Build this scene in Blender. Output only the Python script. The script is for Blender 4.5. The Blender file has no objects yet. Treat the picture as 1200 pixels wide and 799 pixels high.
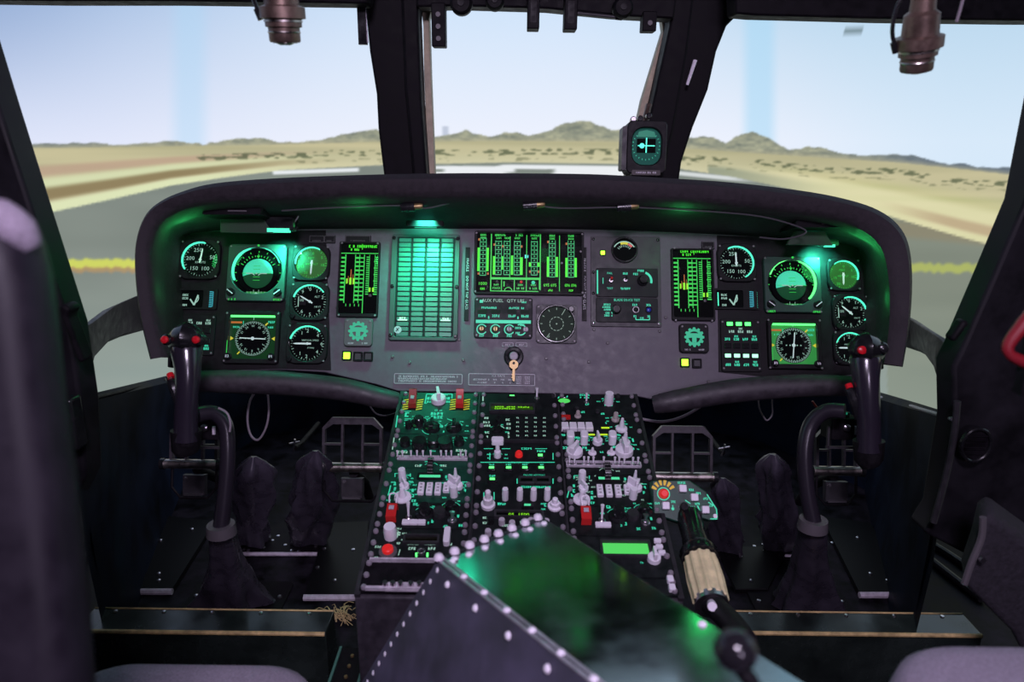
import bpy, bmesh, math, random
from math import sin, cos, pi, radians as R, tan, atan2, sqrt
from mathutils import Vector, Matrix
random.seed(7)
SC = bpy.context.scene
COL = SC.collection

# ------------------------------------------------------------------ camera
F = 850.0; TH = R(16.0); ROLL = R(0.7)
CAM = Vector((0.0, 0.0, 0.90))
fwd = Vector((0, cos(TH), -sin(TH))); _r = Vector((1, 0, 0)); _u = Vector((0, sin(TH), cos(TH)))
rgt = _r*cos(ROLL) + _u*sin(ROLL); upv = _u*cos(ROLL) - _r*sin(ROLL)
cd = bpy.data.cameras.new('camera'); cam = bpy.data.objects.new('camera', cd); COL.objects.link(cam)
cam.matrix_world = Matrix.Translation(CAM) @ Matrix((rgt, upv, -fwd)).transposed().to_4x4()
cd.sensor_width = 36; cd.lens = F/1200*36; cd.clip_start = 0.02
cd.dof.use_dof = True; cd.dof.focus_distance = 1.34; cd.dof.aperture_fstop = 4.0
SC.camera = cam

# ------------------------------------------------------------------ world, exposure, cabin lamp, added fill lamp
w = bpy.data.worlds.new('world'); SC.world = w; w.use_nodes = True
w.node_tree.nodes['Background'].inputs[0].default_value = (0.05, 0.035, 0.09, 1)
w.node_tree.nodes['Background'].inputs[1].default_value = 0.10
SC.view_settings.view_transform = 'Standard'
try: SC.view_settings.look = 'None'
except Exception: pass
SC.view_settings.gamma = 1.0; SC.view_settings.exposure = 0.0
SC.view_settings.use_curve_mapping = False

def lamp(name, kind, loc, target, power, color, size=0.1, size_y=None, spot=60, blend=0.5, spread=None):
    ld = bpy.data.lights.new(name, kind); ld.energy = power; ld.color = color
    if kind == 'AREA':
        ld.size = size
        if size_y: ld.shape = 'RECTANGLE'; ld.size_y = size_y
        if spread: ld.spread = R(spread)
    else: ld.shadow_soft_size = size
    if kind == 'SPOT': ld.spot_size = R(spot); ld.spot_blend = blend
    o = bpy.data.objects.new(name, ld); COL.objects.link(o); o.location = loc
    o.rotation_euler = (Vector(target)-Vector(loc)).to_track_quat('-Z', 'Y').to_euler()
    return o
# cabin dome lamp behind and above the crew
lamp('cabin_dome_lamp', 'AREA', (0.05, -0.32, 1.57), (0, 1.2, 0.55), 24.0, (0.88, 0.74, 1.0), 0.30, 0.22)
lamp('added_fill_lamp', 'AREA', (0.45, -0.9, 1.05), (0, 1.4, 0.2), 5.0, (0.84, 0.70, 1.0), 0.22, 0.16)  # unseen low fill lamp, added to light the pedal gaiters

# ------------------------------------------------------------------ pixel helpers
def ray(px, py): return fwd + rgt*((px-600)/F) - upv*((py-399.5)/F)
def atD(px, py, D): return CAM + ray(px, py)*D
def atY(px, py, Y):
    r = ray(px, py); return CAM + r*(Y/r.y)
def atZ(px, py, Z):
    r = ray(px, py); return CAM + r*((Z-CAM.z)/r.z)

class Frame:
    def __init__(s, o, x, y):
        s.o = o.copy(); s.x = x.normalized(); n = s.x.cross(y).normalized(); s.n = n; s.y = n.cross(s.x)
    def uv(s, px, py):
        r = ray(px, py); t = (s.o-CAM).dot(s.n)/r.dot(s.n); p = CAM + r*t - s.o
        return p.dot(s.x), p.dot(s.y)
    def sc(s, px, py):
        a = s.uv(px-5, py); b = s.uv(px+5, py); return sqrt((a[0]-b[0])**2+(a[1]-b[1])**2)/10
    def scy(s, px, py):
        a = s.uv(px, py-3); b = s.uv(px, py+3); return abs(a[1]-b[1])/6
    def mat(s, u, v, w=0, rot=0):
        m = Matrix((s.x, s.y, s.n)).transposed().to_4x4()
        return Matrix.Translation(s.o + s.x*u + s.y*v + s.n*w) @ m @ Matrix.Rotation(rot, 4, 'Z')
    def pt(s, u, v, w=0): return s.o + s.x*u + s.y*v + s.n*w
X1 = Vector((1, 0, 0))
PAN = Frame(atD(600, 460, 1.36), X1, atD(600, 275, 1.405)-atD(600, 460, 1.36))
_a = atD(607, 465, 1.352); _b = atD(612, 640, 1.05); _b.x = _a.x
CON = Frame(_a, X1, _a-_b)

# ------------------------------------------------------------------ materials
MATS = {}
def mat(name, col, rough=0.5, metal=0.0, noise=0.0, nscale=60, bump=0.0, em=None, es=0.0, spec=0.5, coat=0.0, col2=None, stretch=None):
    if name in MATS: return MATS[name]
    m = bpy.data.materials.new(name); m.use_nodes = True; nt = m.node_tree
    b = nt.nodes['Principled BSDF']
    b.inputs['Base Color'].default_value = (*col, 1); b.inputs['Roughness'].default_value = rough
    b.inputs['Metallic'].default_value = metal; b.inputs['Specular IOR Level'].default_value = spec
    b.inputs['Coat Weight'].default_value = coat
    if em: b.inputs['Emission Color'].default_value = (*em, 1); b.inputs['Emission Strength'].default_value = es
    if noise or bump:
        tc = nt.nodes.new('ShaderNodeTexCoord'); mp = nt.nodes.new('ShaderNodeMapping')
        nt.links.new(tc.outputs['Object'], mp.inputs[0])
        if stretch: mp.inputs['Scale'].default_value = stretch
        n = nt.nodes.new('ShaderNodeTexNoise'); n.inputs['Scale'].default_value = nscale; n.inputs['Detail'].default_value = 6
        n.inputs['Roughness'].default_value = 0.62
        nt.links.new(mp.outputs[0], n.inputs['Vector'])
        if noise:
            mx = nt.nodes.new('ShaderNodeMix'); mx.data_type = 'RGBA'
            c2 = col2 or tuple(min(1, c*(1+noise)+0.002) for c in col); c1 = tuple(c*(1-noise*0.6) for c in col)
            mx.inputs['A'].default_value = (*c1, 1); mx.inputs['B'].default_value = (*c2, 1)
            rp = nt.nodes.new('ShaderNodeMapRange'); rp.inputs[1].default_value = 0.35; rp.inputs[2].default_value = 0.7
            nt.links.new(n.outputs['Fac'], rp.inputs[0]); nt.links.new(rp.outputs[0], mx.inputs['Factor'])
            nt.links.new(mx.outputs['Result'], b.inputs['Base Color'])
            rr = nt.nodes.new('ShaderNodeMapRange'); rr.inputs[1].default_value = 0.3; rr.inputs[2].default_value = 0.7
            rr.inputs[3].default_value = max(0.05, rough-0.12); rr.inputs[4].default_value = min(1, rough+0.12)
            nt.links.new(n.outputs['Fac'], rr.inputs[0]); nt.links.new(rr.outputs[0], b.inputs['Roughness'])
        if bump:
            bp = nt.nodes.new('ShaderNodeBump'); bp.inputs['Strength'].default_value = bump; bp.inputs['Distance'].default_value = 0.004
            nt.links.new(n.outputs['Fac'], bp.inputs['Height']); nt.links.new(bp.outputs[0], b.inputs['Normal'])
    MATS[name] = m; return m
def em(name, col, s=1.0): return mat(name, (0.01, 0.01, 0.01), 0.5, em=col, es=s)

BLK = mat('black_paint', (0.005, 0.004, 0.006), 0.6, noise=0.6, nscale=45, spec=.12)
BLKG = mat('black_gloss_plastic', (0.010, 0.010, 0.012), 0.22, noise=0.3, nscale=30)
CASE = mat('instrument_case_black', (0.007, 0.006, 0.008), 0.55, spec=.2, noise=0.4, nscale=90)
GREY = mat('panel_grey_paint', (0.095, 0.083, 0.105), 0.55, noise=0.22, nscale=55, bump=0.05)
PLATE = mat('plate_dark_grey', (0.022, 0.020, 0.025), 0.5, noise=0.3, nscale=70)
HOOD = mat('glareshield_coating', (0.024, 0.019, 0.024), 0.7, noise=0.35, nscale=120, bump=0.15, spec=.25)
PADM = mat('knee_pad_vinyl', (0.034, 0.028, 0.036), 0.55, noise=0.4, nscale=80, bump=0.1)
LIL = mat('pale_grey_plastic', (0.82, 0.77, 0.86), 0.42)
LILM = mat('pale_grey_paint', (0.48, 0.43, 0.50), 0.45, noise=0.3, nscale=90)
CHR = mat('bright_metal', (0.62, 0.57, 0.62), 0.28, metal=1.0)
BRS = mat('brass_metal', (0.32, 0.23, 0.11), 0.45, metal=0.8)
STL = mat('worn_steel', (0.50, 0.45, 0.42), 0.35, metal=1.0, noise=0.4, nscale=50)
BRZ = mat('brown_anodised_metal', (0.16, 0.11, 0.09), 0.42, metal=0.7, noise=0.5, nscale=40)
REDP = mat('red_plastic', (0.55, 0.02, 0.02), 0.35)
REDD = mat('dark_red_paint', (0.30, 0.02, 0.015), 0.45)
YEL = mat('yellow_paint', (0.75, 0.45, 0.02), 0.5)
CREAM = mat('cream_grip_rubber', (0.72, 0.62, 0.36), 0.5, noise=0.25, nscale=40)
FRM = mat('beige_window_seal', (0.40, 0.34, 0.24), 0.6, noise=0.3, nscale=40)
FLR = mat('floor_black_scuffed', (0.007, 0.006, 0.009), 0.55, noise=2.2, nscale=22, bump=0.1, spec=0.08)
WALL = mat('shell_dark_paint', (0.006, 0.005, 0.008), 0.6, noise=0.8, nscale=14, spec=0.25)
NAVY = mat('nose_blue_black_paint', (0.003, 0.006, 0.016), 0.6, noise=1.2, nscale=5, spec=0.12)
LEA = mat('black_leatherette', (0.05, 0.043, 0.062), 0.30, noise=0.35, nscale=30, bump=0.06, spec=.8)
FAB = mat('grey_seat_fabric', (0.25, 0.21, 0.27), 0.85, noise=0.35, nscale=420, bump=0.4)
FABD = mat('dark_seat_fabric', (0.016, 0.013, 0.020), 0.85, noise=0.5, nscale=160, bump=0.4)
BOXM = mat('box_dark_metal', (0.055, 0.047, 0.082), 0.50, noise=0.6, nscale=14)
BOXT = mat('box_top_metal', (0.30, 0.34, 0.35), 0.16, metal=1.0, noise=0.15, nscale=9)
STRAP = mat('box_edge_aluminium', (0.42, 0.38, 0.44), 0.38, metal=0.6, noise=0.3, nscale=40)
FACE = mat('dial_black', (0.002, 0.003, 0.003), 0.6, spec=.05)
FACEG = mat('dial_green_lit', (0.02, 0.10, 0.02), 0.5, em=(0.04, 0.30, 0.02), es=0.22)
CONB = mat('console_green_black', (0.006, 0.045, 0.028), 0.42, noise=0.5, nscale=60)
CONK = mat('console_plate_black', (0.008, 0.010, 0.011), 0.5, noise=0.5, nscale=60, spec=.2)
TILE = mat('caution_tile_light_tint', (0.018, 0.15, 0.12), 0.35)  # teal flood light is put into the tile colour
BEAM = mat('sill_beam_gloss_paint', (0.014, 0.020, 0.018), 0.25, noise=0.6, nscale=12)
WOOD = mat('worn_bare_edge', (0.50, 0.36, 0.16), 0.55, noise=0.5, nscale=60)
WIRE = mat('grey_cable_sheath', (0.20, 0.17, 0.20), 0.5)
RWIRE = mat('red_cable_sheath', (0.40, 0.03, 0.03), 0.5)
PLEATH = mat('mount_grey', (0.09, 0.08, 0.09), 0.45)
T_TEAL = em('lit_legend_teal', (0.05, 0.80, 0.50), 0.85)
T_GRN = em('lit_legend_green', (0.04, 0.85, 0.10), 0.75)
T_WHT = em('lit_marking_pale', (0.55, 0.95, 0.80), 0.55)
T_PALE = mat('printed_white_marking', (0.55, 0.52, 0.58), 0.6)
G_BAR = em('lit_bar_green', (0.06, 1.0, 0.02), 0.95)
G_LCD = em('lcd_green', (0.10, 0.80, 0.14), 0.85)
G_LCT = em('lcd_teal', (0.10, 0.85, 0.42), 0.85)
G_TXT = em('lcd_yellow_green_text', (0.30, 1.0, 0.02), 1.0)
G_ARC = em('dial_edge_light_teal', (0.08, 0.95, 0.58), 1.25)
G_ARG = em('dial_edge_light_green', (0.12, 1.0, 0.22), 1.6)
G_LAMP = em('annunciator_lamp_green', (0.10, 1.0, 0.18), 2.2)
G_HOT = em('annunciator_lamp_yellow_green', (0.35, 1.0, 0.03), 3.0)
G_LMC = em('annunciator_lamp_mint', (0.45, 1.0, 0.70), 1.5)
G_GEAR = em('gear_symbol_teal', (0.03, 0.52, 0.30), 0.8)
G_SKY = mat('attitude_ball_sky', (0.12, 0.5, 0.33), 0.6, em=(0.02, 0.62, 0.36), es=0.7, spec=.05)
G_GND = mat('attitude_ball_ground', (0.01, 0.05, 0.02), 0.6, em=(0.01, 0.10, 0.04), es=0.4, spec=.05)
G_WED = mat('lit_face_green', (0.03, 0.2, 0.05), 0.45, em=(0.02, 0.30, 0.04), es=0.55)
E_RED = mat('lit_red_button', (0.6, 0.02, 0.02), 0.35, em=(0.9, 0.02, 0.02), es=0.35)
E_ORG = em('orange_marking', (0.75, 0.22, 0.03), 0.6)
E_YEL = em('yellow_marking', (0.75, 0.70, 0.04), 0.8)
BLUEB = mat('blue_button', (0.02, 0.04, 0.35), 0.3)
def glassmat():
    m = bpy.data.materials.new('cover_glass'); m.use_nodes = True; nt = m.node_tree; nt.nodes.clear()
    o = nt.nodes.new('ShaderNodeOutputMaterial'); t = nt.nodes.new('ShaderNodeBsdfTransparent'); g = nt.nodes.new('ShaderNodeBsdfGlossy')
    g.inputs['Roughness'].default_value = 0.06; fr = nt.nodes.new('ShaderNodeFresnel'); fr.inputs[0].default_value = 1.4
    mx = nt.nodes.new('ShaderNodeMixShader'); nt.links.new(fr.outputs[0], mx.inputs[0]); nt.links.new(t.outputs[0], mx.inputs[1])
    nt.links.new(g.outputs[0], mx.inputs[2]); nt.links.new(mx.outputs[0], o.inputs[0]); return m
GLASS = glassmat()

# ------------------------------------------------------------------ mesh builder
def circ(cx, cy, r, n=32, a0=0.0):
    return [(cx+r*cos(a0+2*pi*i/n), cy+r*sin(a0+2*pi*i/n)) for i in range(n)]
def rr(cx, cy, w_, h_, r=1.0, k=4):
    P = []; r = min(r, w_/2-1e-6, h_/2-1e-6)
    for c, (sx, sy) in enumerate(((1, 1), (-1, 1), (-1, -1), (1, -1))):
        for j in range(k+1):
            a = pi/2*c + pi/2*j/k
            P.append((cx+sx*(w_/2-r)+r*cos(a), cy+sy*(h_/2-r)+r*sin(a)))
    return P
def rc(cx, cy, r, k=4, ry=None):
    ry = ry or r
    return [(cx+r*cos(pi/2*c+pi/2*(j+.5)/(k+1)), cy+ry*sin(pi/2*c+pi/2*(j+.5)/(k+1))) for c in range(4) for j in range(k+1)]
TXT = {}
def glyphs(s):
    if s not in TXT:
        c = bpy.data.curves.new('t', 'FONT'); c.body = s; c.size = 1; c.resolution_u = 2; c.align_x = 'CENTER'; c.align_y = 'CENTER'; c.space_character = 1.05
        o = bpy.data.objects.new('t', c); m = bpy.data.meshes.new_from_object(o)
        TXT[s] = ([tuple(v.co) for v in m.vertices], [tuple(p.vertices) for p in m.polygons])
        bpy.data.meshes.remove(m); bpy.data.objects.remove(o); bpy.data.curves.remove(c)
    return TXT[s]
class MB:
    def __init__(s, k=1.0): s.v = []; s.f = []; s.m = []; s.k = k; s.mi = 0; s.M = None; s.o = (0, 0, 0)
    def add(s, vs, fs):
        b = len(s.v); k = s.k; ox, oy, oz = s.o
        for p in vs:
            q = Vector(((p[0]+ox)*k, (p[1]+oy)*k, (p[2]+oz)*k))
            if s.M: q = s.M @ q
            s.v.append(q)
        for f in fs: s.f.append([b+i for i in f]); s.m.append(s.mi)
        return s
    def poly(s, P, z=0): return s.add([(x, y, z) for x, y in P], [list(range(len(P)))])
    def loops(s, L, cap0=True, cap1=True, closed=True):
        n = len(L[0]); vs = [p for l in L for p in l]; fs = []
        for i in range(len(L)-1):
            for j in range(n if closed else n-1):
                a = i*n+j; b = i*n+(j+1) % n; fs.append((a, b, b+n, a+n))
        if cap0: fs.append(list(range(n))[::-1])
        if cap1: fs.append([(len(L)-1)*n+j for j in range(n)])
        return s.add(vs, fs)
    def prism(s, P, z0, z1, ch=0.0):
        cx = sum(p[0] for p in P)/len(P); cy = sum(p[1] for p in P)/len(P)
        def ins(d): 
            out = []
            for x, y in P:
                l = sqrt((x-cx)**2+(y-cy)**2) or 1; out.append((x-(x-cx)/l*d, y-(y-cy)/l*d, z1))
            return out
        L = [[(x, y, z0) for x, y in P], [(x, y, z1-ch) for x, y in P]]
        if ch: L.append(ins(ch))
        return s.loops(L)
    def box(s, cx, cy, w_, h_, z0, z1, ch=0.0):
        return s.prism([(cx-w_/2, cy-h_/2), (cx+w_/2, cy-h_/2), (cx+w_/2, cy+h_/2), (cx-w_/2, cy+h_/2)], z0, z1, ch)
    def bezel(s, A, B, z0, z1, ch=0.8, zi=None):
        n = len(A); cx = sum(p[0] for p in A)/n; cy = sum(p[1] for p in A)/n
        zi = z0 if zi is None else zi
        def mv(P, d): return [(x-(x-cx)/(sqrt((x-cx)**2+(y-cy)**2) or 1)*d, y-(y-cy)/(sqrt((x-cx)**2+(y-cy)**2) or 1)*d) for x, y in P]
        L = [[(x, y, z0) for x, y in A], [(x, y, z1-ch) for x, y in A], [(x, y, z1) for x, y in mv(A, ch)],
             [(x, y, z1) for x, y in mv(B, -ch)], [(x, y, z1-ch) for x, y in B], [(x, y, zi) for x, y in B]]
        return s.loops(L, False, False)
    def lathe(s, prof, cx=0, cy=0, n=20):
        L = [[(cx+r*cos(2*pi*i/n), cy+r*sin(2*pi*i/n), z) for i in range(n)] for r, z in prof]
        return s.loops(L)
    def arc(s, cx, cy, r0, r1, a0, a1, z, n=24, zt=None):
        a0 = R(a0); a1 = R(a1); A = [a0+(a1-a0)*i/n for i in range(n+1)]
        if zt is None:
            vs = [(cx+r*cos(a), cy+r*sin(a), z) for a in A for r in (r0, r1)]
            return s.add(vs, [(2*i, 2*i+1, 2*i+3, 2*i+2) for i in range(n)])
        L = [[(cx+r0*cos(a), cy+r0*sin(a), z), (cx+r1*cos(a), cy+r1*sin(a), z), (cx+r1*cos(a), cy+r1*sin(a), zt), (cx+r0*cos(a), cy+r0*sin(a), zt)] for a in A]
        return s.loops(L)
    def line(s, x0, y0, x1, y1, w_, z, zt=None):
        dx, dy = x1-x0, y1-y0; l = sqrt(dx*dx+dy*dy) or 1; nx, ny = -dy/l*w_/2, dx/l*w_/2
        P = [(x0+nx, y0+ny), (x0-nx, y0-ny), (x1-nx, y1-ny), (x1+nx, y1+ny)]
        return s.poly(P, z) if zt is None else s.prism(P, z, zt)
    def tick(s, cx, cy, r0, r1, a, w_, z):
        a = R(a); return s.line(cx+r0*cos(a), cy+r0*sin(a), cx+r1*cos(a), cy+r1*sin(a), w_, z)
    def text(s, t, size, x, y, z=0, rot=0, sx=1.0):
        V, Fs = glyphs(t); c, n = cos(rot), sin(rot)
        return s.add([(x+(vx*sx*c-vy*n)*size, y+(vx*sx*n+vy*c)*size, z) for vx, vy, _ in V], Fs)
    def scrib(s, x, y, w_, h_, z=0, cw=None):
        """worn, unreadable lettering: a row of small strokes centred on x, y"""
        cw = cw or h_*0.75; n = max(1, int(w_/cw)); x0 = x-n*cw/2
        for i in range(n):
            if n > 4 and random.random() < 0.10: continue
            a = x0+(i+.12)*cw; b = x0+(i+.84)*cw; t = h_*0.24
            for k in random.sample(range(5), 3):
                if k == 0: s.poly([(a, y-h_/2), (a+t, y-h_/2), (a+t, y+h_/2), (a, y+h_/2)], z)
                if k == 1: s.poly([(b-t, y-h_/2), (b, y-h_/2), (b, y+h_/2), (b-t, y+h_/2)], z)
                if k == 2: s.poly([(a, y-h_/2), (b, y-h_/2), (b, y-h_/2+t), (a, y-h_/2+t)], z)
                if k == 3: s.poly([(a, y-t/2), (b, y-t/2), (b, y+t/2), (a, y+t/2)], z)
                if k == 4: s.poly([(a, y+h_/2-t), (b, y+h_/2-t), (b, y+h_/2), (a, y+h_/2)], z)
        return s
    def tube(s, path, rad, n=12, sub=1):
        P = [Vector(p) for p in path]
        if sub > 1:
            Q = []; rads = rad if isinstance(rad, (list, tuple)) else [rad]*len(P); R2 = []
            for i in range(len(P)-1):
                p0 = P[max(0, i-1)]; p1 = P[i]; p2 = P[i+1]; p3 = P[min(len(P)-1, i+2)]
                for j in range(sub):
                    t = j/sub; t2 = t*t; t3 = t2*t
                    Q.append(0.5*((2*p1)+(-p0+p2)*t+(2*p0-5*p1+4*p2-p3)*t2+(-p0+3*p1-3*p2+p3)*t3)); R2.append(rads[i]*(1-t)+rads[i+1]*t)
            Q.append(P[-1]); R2.append(rads[-1]); P = Q; rad = R2
        rads = rad if isinstance(rad, (list, tuple)) else [rad]*len(P)
        L = []; ref = None
        for i, p in enumerate(P):
            d = (P[min(i+1, len(P)-1)]-P[max(i-1, 0)]).normalized()
            if ref is None: ref = d.cross(Vector((0.13, 0.21, 0.97))).normalized()
            a = (ref-d*ref.dot(d)).normalized(); ref = a; b = d.cross(a)
            L.append([tuple(p+(a*cos(2*pi*j/n)+b*sin(2*pi*j/n))*rads[i]) for j in range(n)])
        return s.loops(L)
    def mesh(s, name, mats, smooth=35):
        me = bpy.data.meshes.new(name); me.from_pydata([tuple(v) for v in s.v], [], s.f)
        for m in (mats if isinstance(mats, (list, tuple)) else [mats]): me.materials.append(m)
        me.polygons.foreach_set('material_index', s.m); me.update()
        bm = bmesh.new(); bm.from_mesh(me); bmesh.ops.recalc_face_normals(bm, faces=bm.faces); bm.to_mesh(me); bm.free()
        if smooth:
            me.shade_smooth(); me.set_sharp_from_angle(angle=R(smooth))
        return me
def props(o, label=None, cat=None, group=None, kind=None):
    if label: o['label'] = label
    if cat: o['category'] = cat
    if group: o['group'] = group
    if kind: o['kind'] = kind
    return o
def obj(name, mb, mats, parent=None, loc=None, rot=None, smooth=35, **kw):
    me = mb if isinstance(mb, bpy.types.Mesh) else mb.mesh(name, mats, smooth)
    o = bpy.data.objects.new(name, me); COL.objects.link(o)
    if parent: o.parent = parent
    if loc is not None: o.location = loc
    if rot is not None: o.rotation_euler = rot
    return props(o, **kw)
def thing(name, label, cat, M=None, group=None):
    o = bpy.data.objects.new(name, None); o.empty_display_size = 0.02; COL.objects.link(o)
    if M is not None: o.matrix_world = M
    return props(o, label, cat, group)
def bev(o, wd=0.002, seg=2):
    m = o.modifiers.new('bevel', 'BEVEL'); m.width = wd; m.segments = seg; m.limit_method = 'ANGLE'; m.angle_limit = R(40); return o
def solid(front, dvec):
    """closed solid from a world-space outline pushed along dvec"""
    mb = MB(); d = Vector(dvec); mb.loops([[tuple(p) for p in front], [tuple(p+d) for p in front]]); return mb
def struct(name, mb, m, label=None, smooth=35):
    return obj(name, mb, m, smooth=smooth, kind='structure', label=label)

# ================================================================== STRUCTURE
# --- curved projection screen around the nose of the cockpit
def lerp(a, b, t): return a+(b-a)*t
def interp(pts, x):
    if x <= pts[0][0]: return pts[0][1]
    for (x0, y0), (x1, y1) in zip(pts, pts[1:]):
        if x <= x1: return y0+(y1-y0)*(x-x0)/(x1-x0)
    return pts[-1][1]
def sm(a, b, x):
    t = max(0, min(1, (x-a)/(b-a))); return t*t*(3-2*t)
_rng = random.Random(3)
_lat = {}
def vn(x, y, s=0):
    ix, iy = math.floor(x), math.floor(y); fx, fy = x-ix, y-iy; fx = fx*fx*(3-2*fx); fy = fy*fy*(3-2*fy)
    def h(i, j):
        k = (i, j, s)
        if k not in _lat: _lat[k] = _rng.random()
        return _lat[k]
    return lerp(lerp(h(ix, iy), h(ix+1, iy), fx), lerp(h(ix, iy+1), h(ix+1, iy+1), fx), fy)
RIDGE = [(-300, 172), (0, 172), (60, 168), (100, 167), (150, 170), (195, 165), (240, 169), (262, 164), (300, 161), (330, 167), (375, 165), (400, 158), (425, 154), (440, 151), (470, 157), (508, 160),
         (530, 157), (547, 153), (560, 158), (572, 160), (590, 156), (605, 155), (620, 160), (640, 155), (652, 149), (665, 144), (680, 141), (692, 143), (705, 148), (718, 152), (735, 151), (760, 157),
         (805, 163), (822, 160), (835, 160), (850, 167), (862, 161), (872, 156), (880, 154), (892, 158), (905, 164), (925, 176), (948, 172), (958, 172), (975, 177), (1000, 181), (1025, 182), (1050, 180), (1070, 182), (1090, 188),
         (1112, 193), (1130, 190), (1145, 195), (1165, 197), (1200, 195), (1500, 205)]
BASE = [(-300, 174), (60, 173), (300, 170), (440, 166), (600, 165), (740, 166), (805, 174), (925, 182), (1050, 190), (1120, 197), (1200, 206), (1500, 225)]
RWY = [(-300, 330), (0, 262), (60, 248), (130, 233), (200, 217), (260, 208), (330, 199), (450, 193), (600, 190), (740, 192), (800, 198), (860, 207), (930, 222), (1000, 240), (1060, 258), (1130, 278), (1200, 296), (1500, 370)]
def s2l(c): return tuple(((v/255)/12.92 if v/255 < .04045 else ((v/255+.055)/1.055)**2.4) for v in c)
def mix(a, b, t): return tuple(x+(y-x)*t for x, y in zip(a, b))
def picture(x, y):
    """simulated view: pale sky, desert hills, streaked apron (x, y = picture columns and rows)"""
    rd = interp(RIDGE, x) + (vn(x*0.13, 0)-.5)*2.2; bs = interp(BASE, x); rw = interp(RWY, x)
    if y < rd:
        e = max(0, min(1, y/165)); top = mix((150, 172, 208), (196, 216, 238), sm(-100, 520, x)); top = mix(top, (176, 204, 226), sm(640, 1000, x))
        bot = mix((212, 218, 238), (226, 230, 242), sm(0, 500, x)); bot = mix(bot, (205, 222, 238), sm(800, 1150, x))
        c = mix(top, bot, e**0.9)
        c = mix(c, (168, 206, 234), 0.45*sm(30, 6, abs(x-222)))
        c = mix(c, (160, 206, 234), 0.55*sm(26, 8, abs(x-890)))
        c = mix(c, (128, 150, 190), 0.35*sm(160, -60, x)*sm(150, -40, y))
        if abs(x-522) < 4 and 148 < y: c = mix(c, (160, 170, 190), 0.6)
        if abs(x-1000) < 11 and abs(y-35) < 4 and not (abs(x-1000) < 9.5 and abs(y-34.2) < 2.6): c = (120, 140, 150)
        return c
    far = sm(940, 1120, x) + sm(240, 60, x)*0.5
    if y < bs:
        h = vn(x*0.09, y*0.3, 1)*.6+vn(x*0.3, y*0.6, 2)*.4
        c = mix((105, 112, 106), (176, 176, 148), h); c = mix(c, (84, 98, 118), min(1, far)*0.75)
        return mix(c, (178, 172, 142), 0.5*sm(bs-6, bs, y))
    if y < rw:
        t = (y-bs)/max(1, rw-bs)
        c = mix((168, 164, 130), (198, 194, 160), t)
        c = mix(c, (176, 180, 120), 0.6*sm(.25, .5, t)*sm(860, 1000, x))
        sk = vn(x*0.004+y*0.055, y*0.16-x*0.003, 4); c = mix(c, (206, 196, 158), sk*.6)
        if x < 420:
            q = sm(420, 200, x)
            c = mix(c, (178, 150, 130), .75*q*sm(.22, .32, t)*sm(.48, .38, t)); c = mix(c, (208, 218, 176), .7*q*sm(.42, .52, t)*sm(.7, .6, t))
            c = mix(c, (128, 112, 80), .85*q*sm(.56, .66, t)*sm(.86, .76, t)); c = mix(c, (212, 220, 178), .9*q*sm(.8, .88, t))
        if x > 830:
            q = sm(830, 960, x); rwg = 216+(x-880)*.17
            c = mix(c, (222, 218, 178), .6*q*sm(.45, .6, t)); c = mix(c, (170, 146, 118), .7*sm(1020, 1120, x)*sm(.70, .78, t)*sm(.93, .86, t))
            c = mix(c, (122, 134, 118), .65*sm(1010, 830, x)*sm(.55, .8, t))
        d = y-bs-10-4*vn(x*.02, 0, 7)
        if abs(d) < 3.5 and x > 230 and vn(x*.16, y*.5, 8) > .60: c = mix(c, (80, 88, 66), .75)
        if abs(d-8) < 2 and x > 330 and vn(x*.13, y*.5, 9) > .74: c = mix(c, (96, 100, 76), .5)
        return c
    d = y-rw
    c = mix((116, 124, 118), (138, 152, 148), sm(40, 260, d)); c = mix(c, (150, 158, 150), .4*vn(x*.01, y*.06, 11))
    if 320 < x < 450: c = mix(c, (232, 236, 240), .9*sm(3.0, 1.4, abs(y-(202-(x-320)*.035)))*sm(.3, .42, vn(x*.03, 0, 12)))
    if 505 < x < 745: c = mix(c, (235, 238, 242), .9*sm(.2, .35, vn(x*.016, round(y/3.5), 13))*sm(2, 3, d)); 
    if 790 < x < 900: c = mix(c, (226, 230, 232), .8*sm(3.4, 1.4, abs(y-(203+(x-800)*.10)))*sm(900, 850, x))
    yl = 307+(vn(x*.2, 0, 14)-.5)*3
    if x < 170: c = mix(c, (196, 202, 96), sm(7, 3.5, abs(y-yl-1))); c = mix(c, (176, 140, 96), .7*sm(4, 2, abs(y-yl-8)))
    if 1040 < x: 
        yl = 312+(vn(x*.2, 0, 15)-.5)*4; q = sm(1190, 1130, x); c = mix(c, (190, 200, 92), q*sm(7, 3, abs(y-yl+(x-1060)*-.02))); c = mix(c, (150, 128, 100), .6*sm(14, 4, abs(y-268-(x-1060)*.1)))
        c = mix(c, (122, 128, 108), .4)
    return c
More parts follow.
